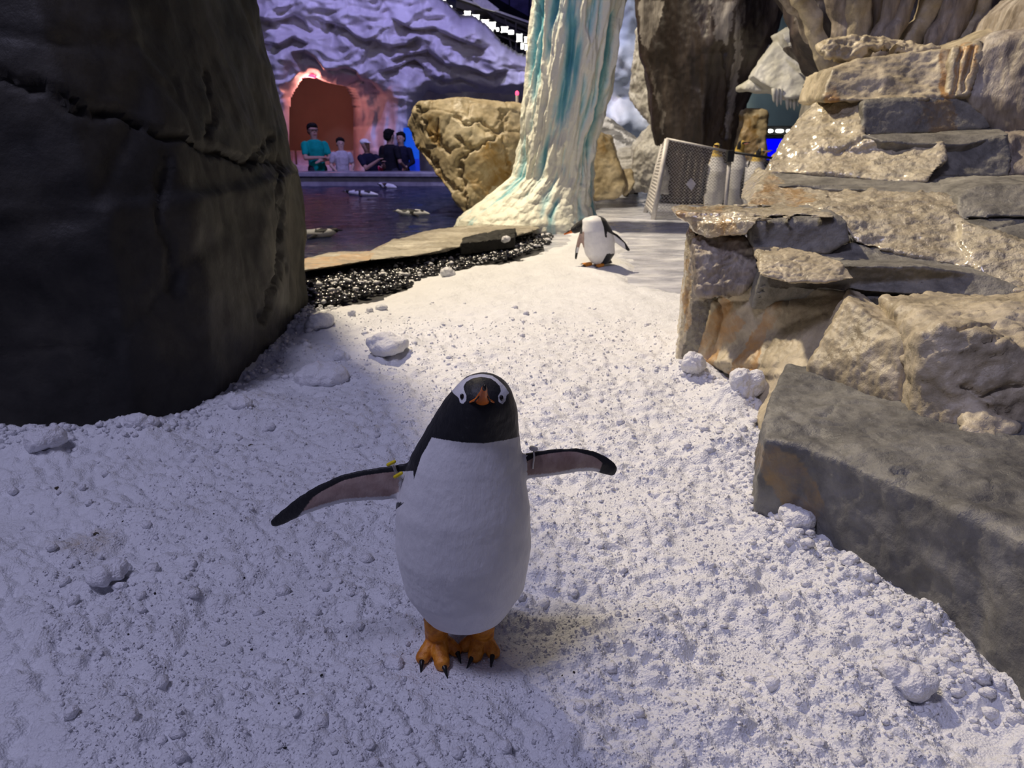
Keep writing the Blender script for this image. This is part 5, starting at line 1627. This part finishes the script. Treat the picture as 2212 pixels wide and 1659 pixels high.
# ------------------------------------------------ king penguins behind the fence
def king(px, yk, top, label, yaw, headturn):
    base = Z(px, 470, -.03); x0 = D(px, 400, yk)[0]
    zt = D(px, top, yk)[2]
    H_ = zt + .05
    t = thing('king_penguin', (x0, yk, -.05), label, 'penguin', 'king penguins behind the wire fence')
    c, s_ = math.cos(yaw), math.sin(yaw)

    def L(x, y, z):
        return (x0 + x * c - y * s_, yk + x * s_ + y * c, -.05 + z * H_)
    ch = [[(*L(0, 0, .12), .11, .11, .08), (*L(0, -.01, .35), .14, .14, .14), (*L(0, -.02, .58), .125, .125, .12), (*L(0, 0, .74), .085, .085, .08), (*L(0, 0, .86), .055, .055, .06), (*L(headturn * .03, -.03, .94), .045, .055, .042)],
          [(*L(-.13, .0, .66), .02, .05, .05), (*L(-.155, .02, .48), .015, .045, .07), (*L(-.15, .04, .30), .012, .03, .05)],
          [(*L(.13, .0, .66), .02, .05, .05), (*L(.155, .02, .48), .015, .045, .07), (*L(.15, .04, .30), .012, .03, .05)],
          [(*L(0, .1, .12), .05, .05, .04), (*L(0, .2, .04), .03, .03, .02)]]
    V, N, F = smooth_union(ch, .011, 3)
    q = (V - np.array([x0, yk, -.05]))
    lx = q[:, 0] * c + q[:, 1] * s_
    ly = -q[:, 0] * s_ + q[:, 1] * c
    lz = q[:, 2] / H_
    blk = np.maximum(np.maximum((ly - .03) / .02, (lz - .86) / .02), (np.abs(lx) - .135) / .01)
    gold = np.minimum((lz - .80) / .04, 3) * np.where(ly < .02, 1, -1)
    cheek = np.minimum((np.abs(lx) - .028) / .01, (lz - .84) / .02)
    blk = np.where((cheek > 0) & (ly < .04), -2, blk)
    me = new_mesh('body', V, F)
    set_attr(me, 'black', np.clip(blk, -3, 3)); set_attr(me, 'gold', np.clip(np.maximum(gold, np.where(lz > .8, cheek, -3)), -3, 3)); set_attr(me, 'pink', np.full(len(V), -3.0)); set_attr(me, 'patch', np.full(len(V), -3.0))
    link('body', me, M_king, t)
    a = np.array(L(headturn * .05, -.07, .945)); b2 = np.array(L(headturn * .15, -.13, .96))
    bo = blob('beak', [[(*a, .016), (*b2, .006)]], .004, M_tip, t, smooth_it=1)
    a2 = a * .75 + b2 * .25; b3 = a * .2 + b2 * .8
    bm = bmesh.new(); tube_bm(bm, [a2 + np.array([0, 0, -.010]), b3 + np.array([0, 0, -.006])], [.011, .007], 8); bm_obj('beak_stripe', bm, plain_mat('pink_beak', (.85, .35, .30), .4), bo, smooth=True)
    for s2 in (-1, 1):
        e_ = L(headturn * .03 + s2 * .035, -.06, .95); blob('eye', [[(*e_, .007)]], .003, M_eye, t, smooth_it=1)
        f_ = L(s2 * .06, -.06, .02); blob('foot', [[(*f_, .03, .05, .02), (*L(s2 * .07, -.14, .01), .03, .02, .01)]], .008, M_claw, t, smooth_it=1)


king(1543, 9.65, 306, 'king penguin with yellow throat close behind the grey fence panel', .35, -1)
king(1590, 10.05, 300, 'king penguin with raised head at the fence post clamp', -.5, 1)
king(1630, 9.6, 318, 'pale king penguin behind the dark-railed fence panel', -.2, 1)
king(1668, 10.0, 322, 'king penguin at the end of the fence beside the rock slope', .6, 1)

# ------------------------------------------------ penguins swimming in the pool
def swimmer(px, py, ln, ang, label):
    c = Z(px, py, -.10)
    t = thing('swimming_penguin', c, label, 'penguin', 'penguins swimming in the pool')
    dx, dy = math.cos(ang), math.sin(ang)

    def L(u, z):
        return (c[0] + dx * u, c[1] + dy * u, c[2] + z)
    ch = [[(*L(-ln * .5, .0), .02, .02, .015), (*L(-ln * .25, .01), .06, .06, .05), (*L(ln * .1, .015), .075, .075, .06), (*L(ln * .38, .03), .04, .04, .04), (*L(ln * .5, .05), .03, .03, .028)]]
    V, N, F = smooth_union(ch, .012, 3)
    me = new_mesh('body', V, F)
    lz = V[:, 2] - c[2]
    u = (V[:, 0] - c[0]) * dx + (V[:, 1] - c[1]) * dy
    set_attr(me, 'black', np.clip(np.where(fbm(V * 9, 2) + (lz - .045) * 12 - np.where(u < 0, .5, 0) > 0, 2, -2), -3, 3)); set_attr(me, 'pink', np.full(len(V), -3.0)); set_attr(me, 'patch', np.full(len(V), -3.0))
    link('body', me, M_plum, t)
    a = L(ln * .52, .05); b2 = L(ln * .66, .045)
    bm = bmesh.new(); tube_bm(bm, [a, b2], [.014, .004], 7); bm_obj('beak', bm, M_tip, t)
    for s2 in (-1, 1):
        p = np.array(L(0, .01)) + np.array([-dy, dx, 0]) * .07 * s2; q_ = p + np.array([-dy, dx, 0]) * .14 * s2 + np.array([-dx, -dy, 0]) * .06 + np.array([0, 0, -.01])
        blob('flipper', [[(*p, .03, .03, .012), (*q_, .015, .015, .006)]], .006, M_tip, t, smooth_it=1)


swimmer(782, 420, .55, 3.0, 'penguin swimming with white belly up in the middle of the pool')
swimmer(893, 463, .42, 3.3, 'penguin swimming near the tan boulder')
swimmer(682, 508, .45, .15, 'penguin swimming past the dark boulder')
swimmer(838, 404, .40, 2.6, 'penguin swimming close to the pool rim wall')
# ================================================================== people behind the pool rim
def cloth(name, c, v=.1):
    return plain_mat(name, c, 0.8, 0.2, 20, v)


M_skin = cloth('skin', (0.45, 0.27, 0.22)); M_skin2 = cloth('skin_light', (0.55, 0.36, 0.30))
M_hair = cloth('dark_hair', (0.008, 0.007, 0.008), .3)
M_tealshirt = cloth('teal_shirt', (0.0, 0.28, 0.25)); M_grey = cloth('grey_shirt', (0.48, 0.45, 0.52)); M_blackc = cloth('black_shirt', (0.010, 0.010, 0.018)); M_navyc = cloth('navy_shirt', (0.012, 0.012, 0.035))
M_cap = cloth('white_cap', (0.78, 0.75, 0.78)); M_trou = cloth('dark_trousers', (0.03, 0.03, 0.05)); M_shoe = cloth('shoe', (0.02, 0.02, 0.02)); M_phone = cloth('phone', (0.01, 0.01, 0.012)); M_red = cloth('red_cloth', (0.6, 0.05, 0.15))
FLOORZ = -0.80


def person(px, head_py, y, H, yaw, arms, skin, shirt, hair, label, lean=0.0, cap=False, glasses=False, headtilt=0.0, short=True, hold=None):
    """arms: for each side (elbow, wrist) in local metres at 1.75 m body height, x to the person's left, -y forward"""
    top = D(px, head_py, y)
    x0 = top[0]
    z0 = top[2] - H
    s = H / 1.75
    t = thing('person', (x0, y, z0), label, 'person', 'visitors behind the pool rim')
    c_, s_ = math.cos(yaw), math.sin(yaw)

    def L(x, yy, z, *r):
        x2, y2_ = x * c_ - (yy + lean * max(0, z - 0.9)) * s_, x * s_ + (yy - lean * max(0, z - 0.9)) * c_
        return (x0 + x2 * s, y + y2_ * s, z0 + z * s, *[q * s for q in r])

    def cw(a, b2):  # ellipse axes turned with the body
        return math.hypot(a * c_, b2 * s_), math.hypot(a * s_, b2 * c_)
    e1 = cw(.155, .105); e2 = cw(.17, .11); e3 = cw(.19, .115); eh = cw(.086, .104)
    torso = [L(0, 0, .92, *e1, .10), L(0, 0, 1.12, *cw(.15, .10), .10), L(0, 0, 1.30, *e2, .10), L(0, .005, 1.40, *cw(.15, .09), .06)]
    hd = -headtilt
    head = [L(0, .01, 1.42, .066, .062, .05), L(0, -.005, 1.50, .062, .060, .05), L(0, -.02 - hd * .05, 1.58, *cw(.074, .084), .082), L(0, -.01 - hd * .06, 1.655, *eh, .095)]
    face = [[L(0, -.116 - hd * .06, 1.615, .013), L(0, -.085 - hd * .06, 1.66, .010)], [L(-.09, 0 - hd * .06, 1.625, .012, .02, .03)], [L(.09, 0 - hd * .06, 1.625, .012, .02, .03)], [L(0, -.07 - hd * .05, 1.565, .035, .03, .025)]]
    limbs, sleeves = [], []
    for sd, (el, wr) in zip((-1, 1), arms):
        sh = (sd * .19, .01, 1.37)
        limbs.append([L(*sh, .055), L(*[(a + b2) / 2 for a, b2 in zip(sh, el)], .047), L(*el, .042), L(*[(a + b2) / 2 for a, b2 in zip(el, wr)], .037), L(*wr, .028)])
        f = [(a * 1.45 - b2 * .45) for a, b2 in zip((.3 * wr[0] + .7 * wr[0], wr[1], wr[2]), el)]
        d = np.array(wr) - np.array(el); d = d / np.linalg.norm(d)
        sidev = np.cross(d, [0, 0, 1.0]); sidev /= max(1e-6, np.linalg.norm(sidev))
        upv = np.cross(sidev, d)
        pal = np.array(wr) + d * .05
        limbs.append([L(*wr, .026), L(*pal, .034, .034, .026)])
        for k in range(4):
            r0 = pal + d * .03 + sidev * (.021 * (k - 1.5)); ln = (.06, .072, .066, .05)[k]
            limbs.append([L(*r0, .0115), L(*(r0 + d * ln * .55 - upv * .008), .0105), L(*(r0 + d * ln - upv * .026), .009)])
        th0 = pal + sidev * -.03
        limbs.append([L(*th0, .013), L(*(th0 + d * .035 - sidev * .022 - upv * .004), .0115), L(*(th0 + d * .06 - sidev * .025 - upv * .012), .010)])
        frac = .62 if short else 1.75
        m1 = [a + (b2 - a) * min(1, frac) for a, b2 in zip(sh, el)]
        slv = [L(*sh, .078), L(*m1, .066 if short else .058)]
        if not short:
            slv += [L(*[a + (b2 - a) * .85 for a, b2 in zip(el, wr)], .045)]
        sleeves.append(slv)
    legs, trs = [], []
    for sd in (-1, 1):
        legs.append([L(sd * .09, 0, .90, .085), L(sd * .10, -.01, .50, .058), L(sd * .10, .01, .10, .042), L(sd * .105, -.10, .04, .045, .045, .035)])
        trs.append([L(sd * .09, 0, .92, .105), L(sd * .10, -.01, .50, .078), L(sd * .10, .01, .10, .065)])
    blob('body', [torso, head, *face, *limbs, *legs], .0125 * s, skin, t, smooth_it=2)
    grow = [tuple(list(n[:3]) + [r + .022 * s for r in n[3:]]) for n in torso]
    blob('shirt', [grow, *sleeves], .014 * s, shirt, t, smooth_it=3, noise_a=.006, noise_f=9)
    blob('trousers', [[L(0, 0, .95, *cw(.165, .115), .07)], *trs], .016 * s, M_trou, t, smooth_it=2, noise_a=.005, noise_f=9)
    for sd in (-1, 1):
        blob('shoe', [[L(sd * .10, .03, .05, .055, .055, .045), L(sd * .105, -.13, .035, .045, .05, .035)]], .014 * s, M_shoe, t, smooth_it=1)
    ho = -hd * .06
    if cap:
        cp = blob('cap', [[L(0, .005 + ho, 1.70, *cw(.100, .115), .072)]], .011 * s, M_cap, t, smooth_it=2)
        blob('brim', [[L(0, -.10 + ho, 1.70, *cw(.088, .05), .014), L(0, -.165 + ho, 1.688, *cw(.07, .035), .012)]], .008 * s, M_cap, cp, smooth_it=1)
        blob('hair', [[L(0, .055 + ho, 1.63, *cw(.07, .045), .06)]], .011 * s, M_hair, t, smooth_it=1)
    else:
        blob('hair', [[L(0, .020 + ho, 1.695, *cw(.108, .116), .090), L(0, .055 + ho, 1.615, *cw(.098, .068), .08)]] + ([[L(0, -.062 + ho, 1.725, *cw(.085, .045), .040)]] if hair else []), .011 * s, M_hair, t, smooth_it=2, noise_a=.008, noise_f=30)
    for sd in (-1, 1):
        blob('eye', [[L(sd * .036, -.103 + ho, 1.642, .013, .010, .009)]], .005, M_eye, t, smooth_it=1)
    blob('mouth', [[L(-.022, -.100 + ho, 1.560, .007), L(.022, -.100 + ho, 1.560, .007)]], .004, cloth('lips', (.30, .10, .10)), t, smooth_it=1)
    if glasses:
        bm = bmesh.new(); tube_bm(bm, [L(-.095, -.03 + ho, 1.645), L(-.08, -.10 + ho, 1.645), L(0, -.122 + ho, 1.647), L(.08, -.10 + ho, 1.645), L(.095, -.03 + ho, 1.645)], .007 * s, 6); bm_obj('glasses', bm, M_phone, t)
    return t, L


fold = (((-.25, -.12, 1.13), (.02, -.24, 1.14)), ((.25, -.12, 1.12), (.00, -.25, 1.08)))
down_arm = (((-.27, .02, 1.12), (-.20, -.20, 1.02)), ((.27, .02, 1.12), (.20, -.20, 1.02)))
up_arm = (((-.24, -.18, 1.16), (-.06, -.42, 1.32)), ((.24, -.16, 1.16), (.08, -.42, 1.28)))
person(678, 268, 15.75, 1.82, .55, fold, M_skin, M_tealshirt, True, 'man in a teal t-shirt with folded arms and dark glasses', lean=.05, glasses=True, headtilt=.3)
person(735, 299, 15.7, 1.45, .35, down_arm, M_skin2, M_grey, True, 'child in a pale grey t-shirt looking down at the pool', headtilt=.6)
pt, L = person(803, 301, 15.62, 1.60, .75, up_arm, M_skin, M_navyc, False, 'man in a white cap and dark shirt holding up a phone', lean=.25, cap=True)
a = L(0.02, -.50, 1.36)
bm = bmesh.new(); box_bm(bm, a[0] - .04, a[0] + .04, a[1] - .01, a[1] + .01, a[2] - .08, a[2] + .08)
bm_obj('phone', bm, M_phone, None, bevel=.004, label='black phone held up by the man in the white cap', cat='phone')
person(840, 281, 15.98, 1.72, 2.6, down_arm, M_skin, M_blackc, True, 'person in black turned away between cap wearer and child', short=True)
person(865, 287, 16.42, 1.62, -.3, down_arm, M_skin2, M_navyc, True, 'dark-haired child in dark top beside the blue panel', short=False)
person(812, 338, 16.35, 1.25, -.2, down_arm, M_skin2, M_red, True, 'small child in red almost hidden behind the man in the cap')
# ================================================================== pebbles, snow lumps, specks
m, nt, b = mat_base('black_pebble')
v = coords(nt)
lk(nt, ramp(nt, noise_n(nt, v, 30, 4), [(0.3, (0.012, 0.012, 0.014)), (0.7, (0.05, 0.05, 0.055))]), b.inputs['Base Color'])
b.inputs['Roughness'].default_value = 0.18
b.inputs['Specular IOR Level'].default_value = 0.7
M_peb = m
PROTO = []
for k in range(5):
    V = ICO1 * np.array([1.0, .8, .55])
    V = V * (1 + .22 * fbm(ICO1 * 1.3 + k * 7, 2))[:, None]
    PROTO.append(new_mesh('pebble', V, ICO1F))
    PROTO[-1].materials.append(M_peb)
gw = np.array(GRAVEL_W)
pts = []
lo, hi = gw.min(0), gw.max(0)
# denser near the dark boulder; spaced so that they lie side by side
cand = RNG.random((9000, 2)) * (hi - lo) + lo
okp = in_poly(cand, GRAVEL_W)
cand = cand[okp]
taken = []
for c in cand:
    r = RNG.uniform(.026, .05)
    if all((c[0] - q[0]) ** 2 + (c[1] - q[1]) ** 2 > ((r + q[2]) * .62) ** 2 for q in taken):
        taken.append((c[0], c[1], r))
taken.sort(key=lambda q: q[1])
near = taken[:280]
for k, (x, y, r) in enumerate(near):
    o = bpy.data.objects.new('pebble', PROTO[k % 5])
    COL.objects.link(o)
    o.location = (x, y, -.045 + r * .25)
    o.scale = (r, r, r)
    o.rotation_euler = (RNG.uniform(-.3, .3), RNG.uniform(-.3, .3), RNG.uniform(0, 6.28))
    tag(o, 'wet black pebble among the pebbles along the shore slab', 'pebble', 'wet black pebbles along the shore slab')
far = taken[280:]
if far:
    VV, FF = [], []
    for k, (x, y, r) in enumerate(far):
        a = RNG.uniform(0, 6.28)
        V = ICO1 * np.array([1.0, .8, .55]) * (1 + .2 * fbm(ICO1 * 1.3 + k, 2))[:, None] * r
        R_ = np.array([[math.cos(a), -math.sin(a), 0], [math.sin(a), math.cos(a), 0], [0, 0, 1]])
        VV.append(V @ R_.T + np.array([x, y, -.045 + r * .25])); FF.append(ICO1F + 42 // 1 * 0 + k * len(ICO1))
    me = new_mesh('far_gravel', np.vstack(VV), np.vstack(FF))
    link('far_gravel', me, M_peb, kind='stuff', label='distant wet black gravel along the shore slab', cat='gravel')

LUMPS = [(697, 800, 50, 44, 'large round snowball near the dark boulder'), (692, 700, 36, 22, 'flat snow clod at the corner of the dark boulder'), (850, 752, 48, 26, 'broad low snow clod behind the penguin'),
         (968, 592, 18, 18, 'snow chunk lying beside the black pebbles'), (1095, 520, 11, 10, 'small snowball on the black shale flake'), (110, 965, 40, 34, 'knobbly snow chunk at the foot of the dark boulder'),
         (225, 1240, 36, 28, 'smooth snow lump beside the dirty patch'), (1718, 1130, 40, 30, 'snow lump against the flat slab boulder'), (1600, 850, 36, 40, 'snow pile in the corner of the buff sloping wall'),
         (1965, 1455, 48, 44, 'large icy snow chunk below the slab boulder'), (852, 1432, 26, 18, 'snow lump beside the penguin foot'), (820, 665, 14, 12, 'small snow pellet between clod and pebbles'),
         (800, 672, 10, 9, 'tiny snow pellet beside the small pellet'), (760, 690, 12, 9, 'small snow crumb near the flat clod'), (1100, 1625, 17, 14, 'small ice nugget in the foremost snow'),
         (300, 925, 34, 22, 'snow clod half under the dark boulder'), (520, 885, 26, 18, 'snow crumb against the curved base of the dark boulder'), (1830, 1225, 22, 16, 'snow crumb below the slab boulder edge'),
         (735, 760, 20, 14, 'small snow clod behind the large snowball'), (1500, 800, 30, 30, 'snow heap at the wet corner rock'), (1700, 1150, 14, 12, 'snow crumb beside the lump at the slab boulder')]
for k, (px, py, w, h, lab) in enumerate(LUMPS):
    c = Z(px, py + h * .4)
    zb = float(snow_h(np.array([c[0]]), np.array([c[1]]), False)[0])
    if k == 4: c = Z(1095, 520, .10); zb = .10
    f = c[1] * CT + CAMH * ST
    sx, sz = w * f / FPX, h * f / FPX
    bm = bmesh.new()
    nb = 3 if w > 25 else 2
    for j in range(nb):
        off = RNG.normal(size=3) * np.array([sx * .25, sx * .2, sz * .15])
        chain_into(bm, [(c[0] + off[0], c[1] + off[1], zb + sz * .42 + off[2], sx * .8, sx * .75, sz * .75)])
    V, N, F = remesh(bm, max(.004, sx / 16), 2)
    V = V + N * (sx * .16 * fbm(V * (1.1 / sx), 3) + .003 * fbm(V * 60, 2))[:, None]
    me = new_mesh('snow_lump', V, F)
    set_attr(me, 'dirt', np.zeros(len(V)))
    link('snow_lump', me, M_lump, label=lab, cat='snow lump')

M_speck = plain_mat('dark_crumb', (0.012, 0.010, 0.012), 0.5)
M_straw = plain_mat('olive_crumb', (0.06, 0.05, 0.03), 0.6)
SP = [(540, 952, 9, 1), (122, 1055, 8, 1), (207, 1150, 9, 1), (264, 1120, 4, 0), (476, 1058, 4, 0), (462, 1112, 3, 0), (334, 1278, 5, 0), (527, 1243, 4, 0), (276, 1364, 4, 0), (540, 1380, 5, 0), (622, 1420, 7, 0), (694, 1456, 6, 0),
      (748, 1360, 4, 0), (603, 1527, 4, 0), (616, 1617, 6, 0), (657, 1510, 4, 0), (1215, 1452, 4, 0), (955, 1490, 3, 0), (1240, 1452, 6, 0), (760, 1085, 3, 0), (556, 1160, 3, 0), (625, 1190, 3, 0), (124, 1145, 3, 0), (137, 1168, 4, 0), (354, 1425, 3, 0), (145, 1330, 3, 0), (1545, 1470, 4, 0), (1380, 1350, 4, 0)]
for k, (px, py, s, st) in enumerate(SP):
    c = Z(px, py)
    z = float(snow_h(np.array([c[0]]), np.array([c[1]]), True)[0])
    f = c[1] * CT + CAMH * ST
    r = s * f / FPX * .75
    V = ICO1 * np.array([1.0, .7, .6]) * (1 + .4 * fbm(ICO1 * 1.2 + k * 3, 2))[:, None] * r
    a = RNG.uniform(0, 6.28)
    R_ = np.array([[math.cos(a), -math.sin(a), 0], [math.sin(a), math.cos(a), 0], [0, 0, 1]])
    me = new_mesh('dirt_crumb', V @ R_.T + np.array([c[0], c[1], z + r * .35]), ICO1F)
    link('dirt_crumb', me, M_straw if st else M_speck, label='olive brown droppings crumb lying on the snow' if st else 'tiny black dirt crumb lying on the snow', cat='dirt crumb', group='olive crumbs on the snow' if st else 'black crumbs on the snow')
